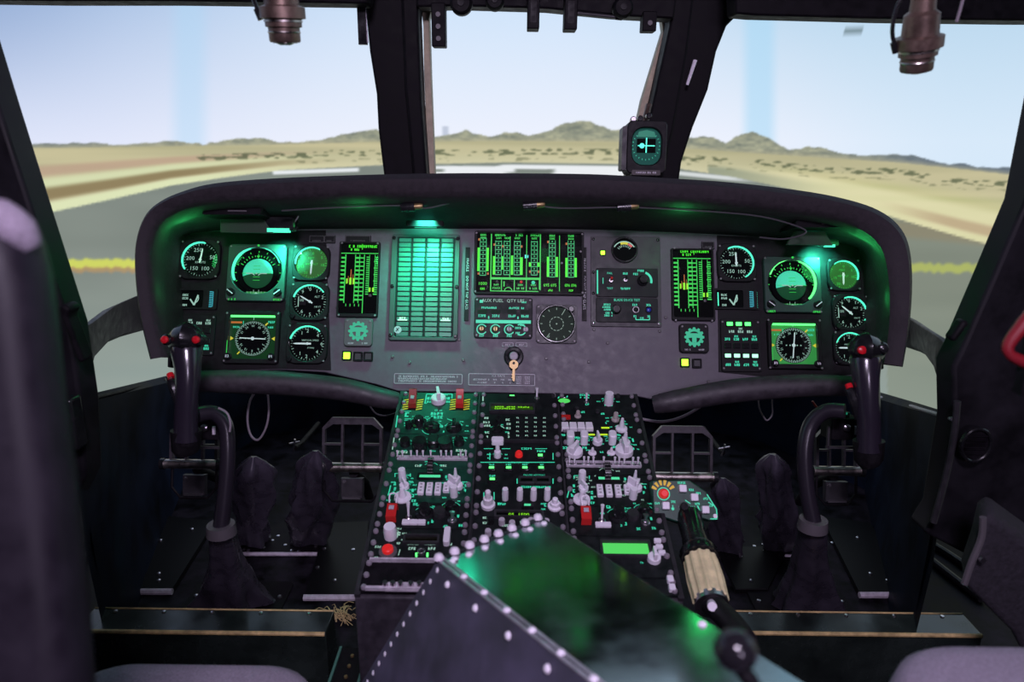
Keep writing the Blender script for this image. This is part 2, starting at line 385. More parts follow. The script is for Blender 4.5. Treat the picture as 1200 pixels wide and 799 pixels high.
def build_screen():
    RAD = 2.75; CY = 0.15; az = []; a = -84.0
    while a <= 84: az.append(a); a += 0.12 if abs(a) < 46 else 1.5
    zs = []; z = -0.75
    while z < 3.1:
        zs.append(z); z += 0.0036 if 0.70 < z < 0.98 else (0.006 if 0.2 < z < 0.7 else (0.02 if -0.2 < z < 1.9 else 0.06))
    vs = []; cols = []
    for z in zs:
        for a in az:
            p = Vector((RAD*sin(R(a)), CY+RAD*cos(R(a)), z)); vs.append(tuple(p)); q = p-CAM; dz = q.dot(fwd)
            if dz > 0.2: x = 600+F*q.dot(rgt)/dz; y = 399.5-F*q.dot(upv)/dz
            else: x = 2000*(1 if a > 0 else -1); y = 400
            x = max(-300, min(1500, x)); y = max(-200, min(900, y)); c = s2l(picture(x, y)) if not (130 < y < 330 and abs(x-600) < 640) else s2l(tuple(sum(q)/4 for q in zip(picture(x-.6, y-.75), picture(x+.6, y-.25), picture(x-.6, y+.25), picture(x+.6, y+.75)))); cols.extend((*c, 1.0))
    n = len(az); fs = [(j*n+i, j*n+i+1, (j+1)*n+i+1, (j+1)*n+i) for j in range(len(zs)-1) for i in range(n-1)]
    me = bpy.data.meshes.new('projection_screen'); me.from_pydata(vs, [], fs)
    at = me.color_attributes.new('picture', 'FLOAT_COLOR', 'POINT'); at.data.foreach_set('color', cols)
    m = bpy.data.materials.new('projected_picture'); m.use_nodes = True; nt = m.node_tree; nt.nodes.clear()
    o = nt.nodes.new('ShaderNodeOutputMaterial'); e = nt.nodes.new('ShaderNodeEmission'); v = nt.nodes.new('ShaderNodeVertexColor'); v.layer_name = 'picture'
    nt.links.new(v.outputs[0], e.inputs[0]); e.inputs[1].default_value = 1.12; nt.links.new(e.outputs[0], o.inputs[0])
    me.materials.append(m); me.shade_smooth()
    ob = bpy.data.objects.new('projection_screen', me); COL.objects.link(ob)
    md = ob.modifiers.new('thickness', 'SOLIDIFY'); md.thickness = 0.02; md.offset = 1
    props(ob, 'curved projection screen beyond the windows showing pale sky, desert hills and an airfield', 'screen')
build_screen()

# --- floor, nose shell, side walls, ceiling
fl = MB(); fl.box(0, 0.75, 2.3, 2.9, -0.04, 0.0); struct('floor', fl, FLR)
top = [(82, 476, 1.02), (140, 462, 1.30), (205, 446, 1.75), (300, 436, 2.05), (420, 430, 2.2), (600, 428, 2.25), (790, 432, 2.2), (900, 441, 2.05), (1028, 467, 1.75), (1075, 481, 1.30), (1116, 494, 1.02)]
P = [atY(*t) for t in top]
mb = MB(); Lo = [tuple(Vector((p.x, p.y, -0.04))) for p in P]; Mid = [tuple(Vector((p.x*1.02, p.y, p.z*0.5))) for p in P]; Up = [tuple(p) for p in P]
out = 1.03
Up2 = [(p.x*out, p.y*out, p.z) for p in P]; Lo2 = [(p.x*out, p.y*out, -0.04) for p in P]
mb.loops([Lo, Mid, Up, Up2, Lo2], False, False, closed=False); struct('wall_front', mb, NAVY)
# sill trims under the chin windows
for n_, seg in (('trim_1', top[:4]), ('trim_2', top[7:])):
    pts = [atY(a, b-1.5, c) + Vector((0, 0, 0.002)) for a, b, c in seg]
    m_ = MB(); m_.tube([tuple(p) for p in pts], 0.0035, 8, sub=3); struct(n_, m_, LILM if n_ == 'trim_2' else BLK)

def pxsolid(pts, Y, depth, name, m, label=None, bw=0.006):
    """solid member: outline at distance Y, real thickness depth"""
    o = struct(name, solid([atY(a, b, Y) for a, b in pts], (0, depth, 0)), m, label, smooth=30); bev(o, bw, 3); return o
# side pillars, walls
pxsolid([(-60, -60), (-2, 125), (42, 262), (82, 385), (96, 478), (100, 560), (60, 640), (-200, 640), (-200, -60)], 1.02, 0.05, 'wall_left', WALL)
pxsolid([(1262, -60), (1202, 236), (1162, 330), (1128, 408), (1117, 430), (1118, 494), (1100, 600), (1084, 625), (1420, 800), (1420, -60)], 1.02, 0.05, 'wall_right', WALL)
pxsolid([(78, 372), (82, 362), (72, 356), (66, 362), (90, 425), (98, 425)], 0.99, 0.03, 'trim_3', BLK)
pxsolid([(1120, 402), (1138, 378), (1130, 375), (1114, 398)], 1.0, 0.02, 'trim_4', BLK)
# bow members running from the pillars forward behind the glareshield
def bow(name, upper, lower, Y0, Y1):
    U = [atY(a, b, lerp(Y0, Y1, i/(len(upper)-1))) for i, (a, b) in enumerate(upper)]
    L = [atY(a, b, lerp(Y0, Y1, i/(len(lower)-1))) for i, (a, b) in enumerate(lower)]
    m_ = MB(); d = Vector((0, 0.05, 0)); m_.loops([[tuple(u), tuple(l), tuple(l+d), tuple(u+d)] for u, l in zip(U, L)])
    bev(struct(name, m_, mat('bow_grey', (0.03, 0.027, 0.033), 0.5, noise=0.4)), 0.006, 2)
bow('trim_5', [(60, 402), (90, 386), (118, 365), (142, 354), (170, 343), (240, 330)], [(85, 452), (92, 428), (112, 407), (138, 396), (170, 387), (240, 372)], 1.06, 1.60)
bow('trim_6', [(1150, 428), (1118, 402), (1095, 388), (1080, 378), (1062, 370), (990, 350)], [(1122, 470), (1112, 440), (1100, 424), (1084, 415), (1060, 407), (990, 392)], 1.06, 1.60)
# windshield pillars beside the centre window
pxsolid([(418, -40), (427, 0), (433, 60), (441, 110), (443, 150), (447, 185), (451, 215), (487, 218), (476, 0), (472, -40)], 1.62, 0.06, 'trim_7', BLK)
pxsolid([(466, -40), (470, 0), (474, 100), (485, 218), (501, 218), (494, 120), (490, 20), (492, -40)], 1.60, 0.07, 'trim_8', BLK)
pxsolid([(788, -40), (785, 30), (765, 120), (747, 200), (743, 218), (775, 218), (790, 150), (806, 60), (818, -40)], 1.60, 0.07, 'trim_9', BLK)
pxsolid([(808, -40), (796, 60), (768, 218), (795, 218), (799, 190), (812, 150), (830, 105), (840, 60), (852, 30), (872, 10), (890, -40)], 1.62, 0.06, 'trim_10', BLK)
pxsolid([(816, -40), (800, 80), (774, 218), (784, 218), (812, 80), (824, -40)], 1.64, 0.04, 'trim_11', PLATE)
pxsolid([(468, -40), (472, 100), (480, 218), (488, 218), (476, 100), (474, -40)], 1.64, 0.04, 'trim_12', PLATE)
# beige seals around the centre windshield
pxsolid([(496, 30), (494, 14), (500, 6), (512, 4), (540, 4), (540, 9), (514, 10), (505, 14), (503, 22), (505, 90), (510, 214), (502, 214), (497, 90)], 1.66, 0.03, 'trim_13', FRM, bw=0.002)
pxsolid([(777, 36), (775, 22), (765, 17), (770, 13), (779, 18), (783, 36), (762, 120), (741, 214), (731, 214), (752, 118)], 1.66, 0.03, 'trim_14', FRM, bw=0.002)
# overhead structure
def header(name, pts, Y, m=BLK):
    o = struct(name, solid([atY(a, b, Y) for a, b in pts], (0, 0.06, 0)), m); bev(o, 0.004, 2); return o
header('trim_15', [(-80, -60), (-80, -1), (60, 1), (200, 1), (430, 4), (440, -60)], 1.50)
header('trim_16', [(488, -60), (488, 8), (540, 7), (640, 10), (720, 18), (790, 22), (800, -60)], 1.58)
header('trim_17', [(860, -60), (862, 16), (885, 18), (1040, 22), (1200, 24), (1290, 24), (1290, -60)], 1.45)
mb = MB(); mb.box(0, 0.35, 2.6, 2.3, 1.62, 1.66); struct('ceiling', mb, WALL)
# rear wall of the cabin behind the camera and the darkened room around the simulator
mb = MB(); mb.prism([(-2.9, -1.0), (2.9, -1.0), (2.9, -1.06), (-2.9, -1.06)], -0.8, 3.1); struct('wall_back', mb, WALL)

# --- glareshield
outer = [(176, 421), (166, 380), (160, 340), (158, 300), (162, 272), (172, 250), (188, 236), (212, 225), (250, 215), (320, 209), (420, 205), (520, 203), (600, 203), (690, 204), (770, 208), (860, 214),
         (950, 225), (1005, 237), (1036, 250), (1056, 268), (1066, 292), (1069, 330), (1066, 380), (1058, 430)]
inner = [(197, 418), (187, 380), (181, 340), (178, 300), (181, 280), (188, 264), (200, 253), (222, 244), (256, 238), (322, 235), (420, 233), (520, 232), (600, 232), (690, 233), (768, 236), (856, 241),
         (940, 251), (988, 261), (1012, 271), (1028, 284), (1037, 302), (1042, 335), (1042, 380), (1036, 426)]
backi = [(214, 420), (212, 380), (210, 340), (207, 302), (208, 290), (210, 282), (214, 277), (230, 272), (262, 270), (325, 269), (420, 268), (520, 268), (600, 268), (690, 269), (764, 271), (850, 275),
         (925, 280), (975, 284), (1000, 288), (1012, 294), (1018, 308), (1022, 338), (1022, 380), (1018, 426)]
def dlip(i): return 1.235
def onpan(px, py, w_=0.0):
    u, v = PAN.uv(px, py); return PAN.pt(u, v, w_)
def dens(P, sub=4):
    Q_ = []
    for i in range(len(P)-1):
        p0, p1, p2, p3 = (Vector(P[max(0, i-1)]), Vector(P[i]), Vector(P[i+1]), Vector(P[min(len(P)-1, i+2)]))
        for j in range(sub):
            u_ = j/sub; Q_.append(tuple(0.5*((2*p1)+(-p0+p2)*u_+(2*p0-5*p1+4*p2-p3)*u_*u_+(-p0+3*p1-3*p2+p3)*u_**3)))
    return Q_+[tuple(P[-1])]
outer = dens(outer); inner = dens(inner); backi = dens(backi)
O = [atD(a, b, 1.235) for a, b in outer]; I = [atD(a, b, 1.235) for a, b in inner]
Mo = [o.lerp(i, 0.3) - fwd*0.014 for o, i in zip(O, I)]; Mi = [o.lerp(i, 0.75) - fwd*0.010 for o, i in zip(O, I)]
Bi = [onpan(a, b, -0.012) for a, b in backi]
n = len(O); ctr = sum(O, Vector())/n
Ob = []
for k, o in enumerate(O):
    q = o + (ctr-o)*0.03 + Vector((0, 0.42, -0.05)); Ob.append(q)
I2 = [i.lerp(b, 0.35) + (i-b).cross(fwd).normalized()*0.0 for i, b in zip(I, Bi)]
Bm = [b + (o-ctr).normalized()*0.012 for b, o in zip(Bi, O)]
mb = MB()
mb.loops([[tuple(p) for p in L_] for L_ in (Ob, O, Mo, Mi, I, I2, Bi)], False, False, closed=False)
# inner closing surface behind the panel so the hood is a closed shell
Ob2 = [p + Vector((0, 0, -0.02)) + (ctr-p)*0.04 for p in Ob]
mb.loops([[tuple(p) for p in L_] for L_ in (Bi, Ob2, Ob)], False, False, closed=False)
for k in (0, n-1):
    mb.add([tuple(L_[k]) for L_ in (Ob, O, Mo, Mi, I, I2, Bi, Ob2)], [list(range(8))])
hood = obj('glareshield', mb, HOOD, smooth=50)
props(hood, 'long black curved glareshield hood arching over the instrument panel', 'glareshield')

# --- instrument panel board
pts = [(200, 268), (600, 264), (1030, 272), (1036, 432), (1006, 440), (960, 447), (860, 458), (790, 466), (765, 468), (740, 463), (466, 458), (440, 450), (380, 436), (330, 433), (250, 436), (196, 430)]
UV = [PAN.uv(*p) for p in pts]
tp = thing('instrument_panel', 'wide grey instrument panel board under the glareshield', 'panel', PAN.mat(0, 0, 0))
mb = MB(); mb.prism(UV, -0.012, 0.0, 0.0); bev(obj('board', mb, GREY, tp), 0.0015, 2)
# dark sub panels that carry the two pilots' flight instruments
for nm, bx in (('sub_panel', [(200, 272), (382, 270), (388, 434), (330, 432), (252, 434), (200, 430)]), ('sub_panel', [(840, 276), (1026, 284), (1032, 430), (1006, 438), (960, 443), (892, 441), (842, 436)])):
    mb = MB(); mb.prism([PAN.uv(*p) for p in bx], 0.0, 0.002); obj(nm, mb, CASE, tp)
scr = MB(); scr.lathe([(0.0032, 0), (0.0032, 0.0012), (0.0022, 0.002)], n=10); SCRM = scr.mesh('screw', PLEATH)
for (a, b) in [(462, 279), (537, 281), (461, 397), (538, 398), (543, 422), (696, 386), (773, 388), (690, 424), (640, 420), (460, 418), (395, 360), (780, 372), (830, 447), (905, 443), (480, 425), (712, 402)]:
    u, v = PAN.uv(a, b); obj('screw', SCRM, None, tp, (u, v, 0.0005))

# ================================================================== INSTRUMENTS ON THE PANEL
def pth(name, label, cat, px, py, group=None, w_=0.0022):
    u, v = PAN.uv(px, py); s = PAN.sc(px, py)
    return thing(name, label, cat, PAN.mat(u, v, w_), group), s
def small_screws(t, s, pts, z=5):
    for x, y in pts:
        m_ = MB(s); m_.lathe([(1.3, z), (1.3, z+.6), (.9, z+.9)], n=8)
        obj('screw', m_, mat('screw_dull', (.22, .20, .22), .5, metal=.4), t, (x*s, y*s, 0))

def gauge(name, label, px, py, r, nums, needles, arc, arcm=G_ARC, face=FACE, nsize=5.6, text=None, knob=None, ticks=(0, 360, 36), markm=T_WHT, square=True, drum=False, glow=True):
    t, s = pth(name, label, 'gauge', px, py)
    mb = MB(s); hw = r*2.28
    A = rr(0, 0, hw, hw, r*(0.55 if square else 1.1), 5); B = rc(0, 0, r, 5)
    mb.bezel(A, B, 0, 5, 0.9, 0.6); obj('case', mb, CASE, t)
    mb = MB(s); mb.prism(circ(0, 0, r+.2, 36), 0.2, 0.8); obj('dial_face', mb, face, t)
    mb = MB(s)
    a0, a1, nt_ = ticks
    for i in range(nt_+1 if a1-a0 < 360 else nt_):
        a = a0+(a1-a0)*i/nt_; big = i % (5 if nt_ > 30 else 2) == 0
        mb.tick(0, 0, r*(.80 if big else .86), r*.93, a, 0.55 if big else 0.35, 0.95)
    for s_, a, rad in nums: mb.text(s_, nsize, rad*r*cos(R(a)), rad*r*sin(R(a)), 1.0)
    if text:
        for s_, x, y, z_ in text: mb.text(s_, z_, x, y, 1.0)
    obj('dial_markings', mb, markm, t, smooth=0)
    if drum:
        mb = MB(s); mb.box(-9.5, 0, 9, 8, 0.8, 1.6); mb.mi = 1
        mb.text('00', 4.5, -9.5, 1.5, 1.7); mb.box(-13.5, 0, 1, 12, 1.5, 1.8); obj('counter_drum', mb, [CASE, markm], t, smooth=0)
    for a, l, w_, z in needles:
        mb = MB(s); c, d = cos(R(a)), sin(R(a)); nx, ny = -d, c
        mb.prism([(-c*l*.25+nx*w_*.6, -d*l*.25+ny*w_*.6), (-c*l*.25-nx*w_*.6, -d*l*.25-ny*w_*.6), (c*l*.8-nx*w_*.5, d*l*.8-ny*w_*.5), (c*l, d*l), (c*l*.8+nx*w_*.5, d*l*.8+ny*w_*.5)], z, z+.35)
        mb.lathe([(1.6, z), (1.6, z+.7), (1.0, z+1)], n=12); obj('needle', mb, mat('needle_pale', (0.7, 0.75, 0.72), 0.5, em=(0.5, 0.9, 0.75), es=0.35), t)
    if arc:
        mb = MB(s); mb.arc(0, 0, r*.93, r*1.03, arc[0], arc[1], 2.2, 28, 4.3); obj('edge_light', mb, arcm, t)
    if knob:
        mb = MB(s); mb.lathe([(3.2, 3), (3.2, 8), (2.6, 9), (0.6, 9)], knob[0], knob[1], 14); obj('setting_knob', mb, BLKG, t)
    mb = MB(s); mb.prism(circ(0, 0, r-.2, 32), 3.4, 3.7); obj('cover_glass', mb, GLASS, t)
    small_screws(t, s, [(sx*hw*.43, sy*hw*.43) for sx in (-1, 1) for sy in (-1, 1)], 4.6)
    return t
ASN = [('250', 108, .58), ('200', 172, .58), ('150', 235, .60), ('100', 300, .58), ('50', 12, .66)]
gauge('airspeed_indicator', 'round airspeed indicator at the far left of the panel, above the small radar altitude window', 236, 305, 21, ASN, [(82, 14, 1.6, 1.6)], (75, 215), nsize=6.5, text=[('KNOTS', 0, -3, 3.6)])
gauge('airspeed_indicator', 'round airspeed indicator right of the right-hand vertical bar display', 862, 309, 20, ASN, [(92, 13, 1.6, 1.6)], (-60, 120), nsize=6.3, text=[('KNOTS', 0, -3, 3.4)])
gauge('radar_altimeter', 'green-lit round gauge topmost in the column right of the left attitude indicator', 366, 309, 19, [('0', 84, .62), ('5', 30, .7), ('10', -10, .66), ('15', 200, .6), ('20', 240, .7)], [(268, 14, 1.8, 1.6)], (60, 185), G_ARC, FACEG, 4.4, text=[('FEET', -1, 6, 3.4), ('ABS   ALT', 0, -1, 3.2)], markm=T_GRN)
gauge('barometric_altimeter', 'black altimeter in the middle of the column right of the left attitude indicator', 364, 354, 20, [('0', 92, .74), ('9', 128, .74), ('1', 60, .74), ('2', 20, .76), ('4', -45, .76), ('5', -88, .76), ('6', -128, .74)], [(150, 14, 1.5, 1.9)], (35, 165), nsize=5.6, text=[('ALT', 8, 6, 3.4), ('100 FT', 9, -6, 2.8)], drum=True, knob=(-18, -18))
gauge('vertical_speed_indicator', 'vertical speed gauge at the bottom of the column right of the left compass indicator', 361, 403, 21, [('1', 120, .68), ('2', 92, .72), ('4', 40, .72), ('6', 0, .78), ('1', 235, .68), ('2', 268, .72), ('4', 320, .72)], [(180, 17, 1.8, 1.6)], (45, 165), nsize=5.8, text=[('VERTICAL SPEED', 3, 4, 2.6), ('FT/MIN', 4, -5, 2.4)], knob=(-19, -19))
gauge('radar_altimeter', 'green-lit round gauge at the upper right end of the panel', 987, 323, 17, [('0', 84, .62), ('5', 30, .7), ('10', -10, .66), ('15', 200, .6), ('20', 240, .7)], [(268, 12, 1.8, 1.6)], (-20, 130), G_ARC, FACEG, 4.0, text=[('FEET', -1, 6, 3.2), ('ABS   ALT', 0, -1, 2.8)], markm=T_GRN)
gauge('barometric_altimeter', 'black altimeter near the right end of the panel, above the gauge behind the stick', 995, 367, 19, [('0', 92, .74), ('9', 128, .74), ('1', 60, .74), ('2', 20, .76), ('4', -45, .76), ('5', -88, .76), ('6', -128, .74)], [(140, 13, 1.5, 1.9)], (-30, 110), nsize=5.2, text=[('ALT', 7, 6, 3.2), ('100 FT', 8, -6, 2.6)], drum=True, knob=(-17, -17))
gauge('vertical_speed_indicator', 'vertical speed gauge partly hidden behind the right control stick', 995, 408, 18, [('1', 120, .68), ('2', 92, .72), ('4', 40, .72), ('6', 0, .78), ('1', 235, .68), ('2', 268, .72)], [(180, 14, 1.8, 1.6)], (30, 160), nsize=5.4, text=[('VERTICAL SPEED', 2, 4, 2.2)], knob=(-16, -16))

def attitude(label, px, py, W=68, H=70, hot='l'):
    t, s = pth('attitude_indicator', label, 'gauge', px, py)
    mb = MB(s); A = rr(0, 0, W, H, 5, 6); B = rr(0, 2, W*.86, H*.80, 26, 6); mb.bezel(A, B, 0, 7, 1.0, 0.5); obj('case', mb, mat('adi_case_green_black', (0.02, 0.045, 0.04), 0.5), t)
    mb = MB(s); mb.prism(B, 0.1, 0.7); obj('dial_face', mb, FACE, t)
    # lit rim: U shaped light following the window
    mb = MB(s)
    a = (55, 205) if hot == 'l' else (-45, 125)
    mb.arc(0, 3, W*.395, W*.425, a[0], a[1], 3.2, 36, 6.6)
    if hot == 'l': mb.arc(0, 3, W*.395, W*.41, 20, 55, 3.2, 12, 6.4)
    else: mb.arc(0, 3, W*.395, W*.41, 125, 160, 3.2, 12, 6.4)
    obj('edge_light', mb, G_ARC if hot == 'l' else G_ARG, t)
    mb = MB(s); mb.bezel(rc(0, 0, 24, 6), rc(0, 0, 18, 6), 0.6, 2.4, .5); obj('roll_ring', mb, FACE, t)
    mb = MB(s)
    for k in range(-6, 7): mb.tick(0, 0, 19.5, 23 if k % 3 == 0 else 21.5, 90+k*10, .8, 2.5)
    for k in range(-5, 6): mb.tick(0, 0, 25.0, 27, 90+k*22, .9, 1.0)
    mb.poly([(0, 17.5), (-2, 21), (2, 21)], 2.55); obj('roll_scale', mb, T_GRN, t, smooth=0)
    # attitude ball: spherical cap, upper half sky, lower half ground
    mb = MB(s); rb = 17.8; n1, n2 = 10, 32
    V = []; Fs = []
    for i in range(n1+1):
        th = i/n1*R(75)
        for j in range(n2): V.append((rb*sin(th)/sin(R(75))*cos(2*pi*j/n2), rb*sin(th)/sin(R(75))*sin(2*pi*j/n2), .8+5*(cos(th)-cos(R(75)))))
    for i in range(n1):
        for j in range(n2):
            mb.mi = 0 if sum(V[q][1] for q in (i*n2+j, (i+1)*n2+j)) > -1.5 else 1
            q = (i*n2+j, (i+1)*n2+j, (i+1)*n2+(j+1) % n2, i*n2+(j+1) % n2); b = len(mb.v)
            mb.add([V[k] for k in q], [(0, 1, 2, 3)])
    mb.M = None; obj('attitude_ball', mb, [G_SKY, G_GND], t)
    mb = MB(s)
    for y in (-9, -5, 4, 8): mb.line(-4, y, 4, y, .5, 5.2)
    mb.line(-17, -.6, 17, -.6, .5, 4.6); obj('pitch_lines', mb, T_GRN, t, smooth=0)
    mb = MB(s); mb.line(-12, -1, -5, -1, 1.0, 5.4, 5.8); mb.line(12, -1, 5, -1, 1.0, 5.4, 5.8); mb.line(-5, -1, -2, -3.2, .9, 5.4, 5.8); mb.line(5, -1, 2, -3.2, .9, 5.4, 5.8); mb.lathe([(.9, 5.4), (.9, 5.9)], 0, -1, 10)
    obj('aircraft_symbol', mb, T_WHT, t)
    mb = MB(s); mb.box(0, -24.5, 24, 5, .8, 3.0, .6); obj('slip_tube', mb, G_WED, t)
    mb = MB(s)
    for x in (-10, -6, 6, 10): mb.line(x, -27, x, -22, .5, 3.2)
    mb.lathe([(1.7, 3.0), (1.6, 3.6), (.8, 4)], 0, -24.5, 12); mb.line(-3, -29, -3, -20, .5, 3.2); mb.line(3, -29, 3, -20, .5, 3.2); obj('slip_ball', mb, T_WHT, t, smooth=0)
    for sx in (-1, 1):
        mb = MB(s); mb.lathe([(4.6, 6.5), (4.6, 11), (4.0, 12), (.5, 12)], 0, 0, 16); k = obj('knob', mb, BLKG, t, (sx*27*s, -24*s, 0))
        mb = MB(s); mb.line(-3.4, 2.6*sx*-1, 3.4, -2.6*sx*-1, 1.1, 12.1, 12.5); obj('pointer_line', mb, LIL, k)
    mb = MB(s); mb.scrib(-26, -32, 9, 2.4, 7.1); mb.scrib(26, -32, 9, 2.4, 7.1); mb.lathe([(1.3, 7), (1.3, 7.6)], 1, 32, 10); obj('legend', mb, T_GRN, t, smooth=0)
    mb = MB(s); mb.prism(rr(0, 2, W*.85, H*.79, 25.5, 6), 5.9, 6.15); obj('cover_glass', mb, GLASS, t)
    small_screws(t, s, [(-31, 31), (31, 31), (-31, -32), (31, -32)], 6.7)
    return t
attitude('large attitude indicator at the left, lit teal along its upper left rim', 303, 321, 68, 68, 'l')
attitude('large attitude indicator at the right, lit green along its upper right rim', 926, 335, 66, 66, 'r')

def hsi(label, px, py, W=66, H=62, needle=180, wash=False):
    t, s = pth('compass_indicator', label, 'gauge', px, py)
    mb = MB(s); A = rr(0, 0, W, H, 3, 5); B = rr(0, 1, W*.86, H*.84, 5, 5); mb.bezel(A, B, 0, 6, .9, .5); obj('case', mb, CASE, t)
    mb = MB(s); mb.prism(B, .1, .7); obj('dial_face', mb, G_WED if wash else mat('hsi_face_dim', (0.004, 0.02, 0.008), 0.6, em=(0.01, 0.09, 0.02), es=0.3, spec=.1), t)
    mb = MB(s); mb.box(0, H*.40, W*.80, 2.2, 3.2, 5.6); obj('edge_light', mb, G_ARG, t)
    mb = MB(s); mb.box(-W*.44, -12, 1.2, 16, 3.0, 5.8); obj('side_light', mb, T_GRN, t)
    mb = MB(s); mb.prism(circ(0, -1, 21, 40), .7, 1.2); obj('compass_card', mb, FACE, t)
    mb = MB(s)
    for k in range(72): mb.tick(0, -1, 18.4 if k % 2 else 17.2, 20.4, k*5, .6, 1.35)
    for k, c in enumerate(('N', '3', '6', 'E', '12', '15', 'S', '21', '24', 'W', '30', '33')):
        a = 90-k*30-needle*.5; mb.text(c, 3.6, 14.6*cos(R(a)), -1+14.6*sin(R(a)), 1.4, R(a-90))
    mb.tick(0, -1, 22, 26, 90, .7, 1.3)
    for k in (-14, -7, 7, 14): mb.lathe([(.8, 1.3), (.8, 1.4)], k*.6, -1, 8)
    obj('card_markings', mb, T_WHT, t, smooth=0)
    mb = MB(s); a = R(needle); mb.line(-15*cos(a), -1-15*sin(a), 15*cos(a), -1+15*sin(a), 1.2, 1.9, 2.2); mb.lathe([(2.2, 1.8), (1.2, 2.5)], 0, -1, 10); obj('course_needle', mb, mat('needle_pale', (0, 0, 0)), t)
    mb = MB(s)
    for x in (-1, 1): mb.poly([(x*22, -1), (x*26, 1.4), (x*26, -3.4)], 1.5)
    mb.tick(0, -1, 21, 25, 48, 1.6, 1.5); mb.tick(0, -1, 21, 25, 228, 1.4, 1.5); obj('heading_bug', mb, E_YEL, t, smooth=0)
    mb = MB(s); mb.box(-20, H*.29, 13, 2.2, 1.1, 1.25); obj('warning_legend', mb, E_ORG, t, smooth=0)
    mb = MB(s); mb.scrib(21, H*.30, 9, 2.8, 1.2); mb.scrib(21, H*.20, 9, 2.2, 1.2); mb.scrib(-20, H*.20, 9, 2.2, 1.2); mb.line(-12, H*.22, -12, H*.32, .7, 1.2); obj('range_legend', mb, T_TEAL, t, smooth=0)
    for sx in (-1, 1):
        mb = MB(s); mb.lathe([(4.2, 5.5), (4.2, 9.5), (3.6, 10.4), (.5, 10.4)], n=14); k = obj('knob', mb, BLKG, t, (sx*25*s, -23*s, 0))
        mb = MB(s); mb.scrib(0, 0, 5, 3, 10.6); obj('knob_marking', mb, LIL, k, smooth=0)
    mb = MB(s); mb.prism(rr(0, 1, W*.85, H*.83, 4.6, 5), 4.6, 4.85); obj('cover_glass', mb, GLASS, t)
    small_screws(t, s, [(-30, 28), (30, 28), (-30, -28), (30, -28)], 5.7)
hsi('square compass indicator below the left attitude indicator', 297, 396, 64, 62, 178)
hsi('square compass indicator below the right attitude indicator, its face washed green', 929, 404, 62, 58, 84, True)

def smallrect(label, px, py, W, H):
    t, s = pth('radar_height_window', label, 'gauge', px, py)
    mb = MB(s); mb.bezel(rr(-1, 0, W, H, 2, 4), rr(-8, 0, W*.62, H*.80, 1.5, 4), 0, 3, .5, .4); obj('case', mb, CASE, t)
    mb = MB(s); mb.prism(rr(-8, 0, W*.64, H*.82, 1.5, 4), .1, .6); obj('dial_face', mb, FACE, t)
    mb = MB(s); mb.line(-21, -8, -21, 8, 1.2, .8); obj('scale_light', mb, G_ARC, t, smooth=0)
    mb = MB(s); mb.scrib(-14, 5, 8, 2.4, .8); mb.scrib(-14, 1, 8, 2.4, .8); mb.scrib(-14, -7, 6, 2.4, .8); obj('legend', mb, T_WHT, t, smooth=0)
    mb = MB(s); mb.line(-8, 0, -3, -7, 1.6, 1.0, 1.5); mb.line(-3, -7, 1, 5, 1.6, 1.0, 1.5); mb.arc(-4, 1, 5, 6, -70, 30, .9); obj('pointer', mb, T_WHT, t, smooth=0)
    mb = MB(s)
    for k in range(9): mb.line(15, -9+k*2.2, 18.5, -9+k*2.2, 1.0, 3.1)
    mb.line(19.2, -9, 19.2, 9, .7, 3.1)
    obj('bar_scale', mb, em('lit_blue_teal', (0.06, 0.6, 0.75), .7), t, smooth=0)
smallrect('small rectangular gauge window under the far left airspeed indicator', 232, 351, 50, 25)
smallrect('small rectangular gauge window under the right-hand airspeed indicator', 862, 351, 50, 25)
# second strip beside the right window
t, s = pth('bar_scale_strip', 'narrow strip of teal scale ticks left of the right attitude indicator', 'gauge', 884, 352)
mb = MB(s); mb.box(0, 0, 9, 24, 0, 1.5, .3); obj('backing', mb, CASE, t)
mb = MB(s)
for k in range(9): mb.line(-1.5+(k % 2)*.6, -9+k*2.2, 2.6, -9+k*2.2, 1.0, 1.7)
obj('bar_scale', mb, T_TEAL, t, smooth=0)

# mode select panels
def mode_panel(label, px, py, W, H, rows):
    t, s = pth('mode_select_panel', label, 'control panel', px, py)
    mb = MB(s); mb.prism(rr(0, 0, W, H, 2, 3), 0, 3, .5); obj('faceplate', mb, CASE, t)
    for kind, y, n_ in rows:
        for k in range(n_):
            x = (k-(n_-1)/2)*10.5 - (2 if n_ == 3 and kind == 'lit' else 0)
            if kind == 'lit':
                m_ = MB(s); m_.bezel(rr(0, 0, 9.4, 7, 1, 3), rr(0, 0, 7.4, 5, 1, 3), 2.8, 5, .4, 3); b = obj('push_button', m_, BLKG, t, (x*s, y*s, 0))
                m_ = MB(s); m_.box(0, 0, 6.6, 4, 3, 4.6, .3); obj('lit_legend', m_, G_LMC if y < 0 else G_LAMP, b)
            if kind == 'blank':
                m_ = MB(s); m_.box(0, 0, 8.0, 6, 2.8, 5, .6); obj('push_button', m_, BLKG, t, (x*s, y*s, 0))
            if kind == 'txt':
                m_ = MB(s); m_.scrib(x, y, 8, 3, 3.2); m_.scrib(x, y+3.4, 6, 2.2, 3.2) if k % 2 else None; obj('legend', m_, T_TEAL if y < 12 else T_WHT, t, smooth=0)
    small_screws(t, s, [(-W*.45, H*.44), (W*.45, H*.44), (-W*.45, -H*.44), (W*.45, -H*.44)], 2.8)
    return t, s
mode_panel('panel of seven green lit push buttons in two rows, left of the right compass indicator', 867, 405, 46, 62, [('lit', 25, 3), ('txt', 16, 3), ('txt', 7, 4), ('blank', -1, 4), ('lit', -12.5, 4), ('txt', -23, 4)])
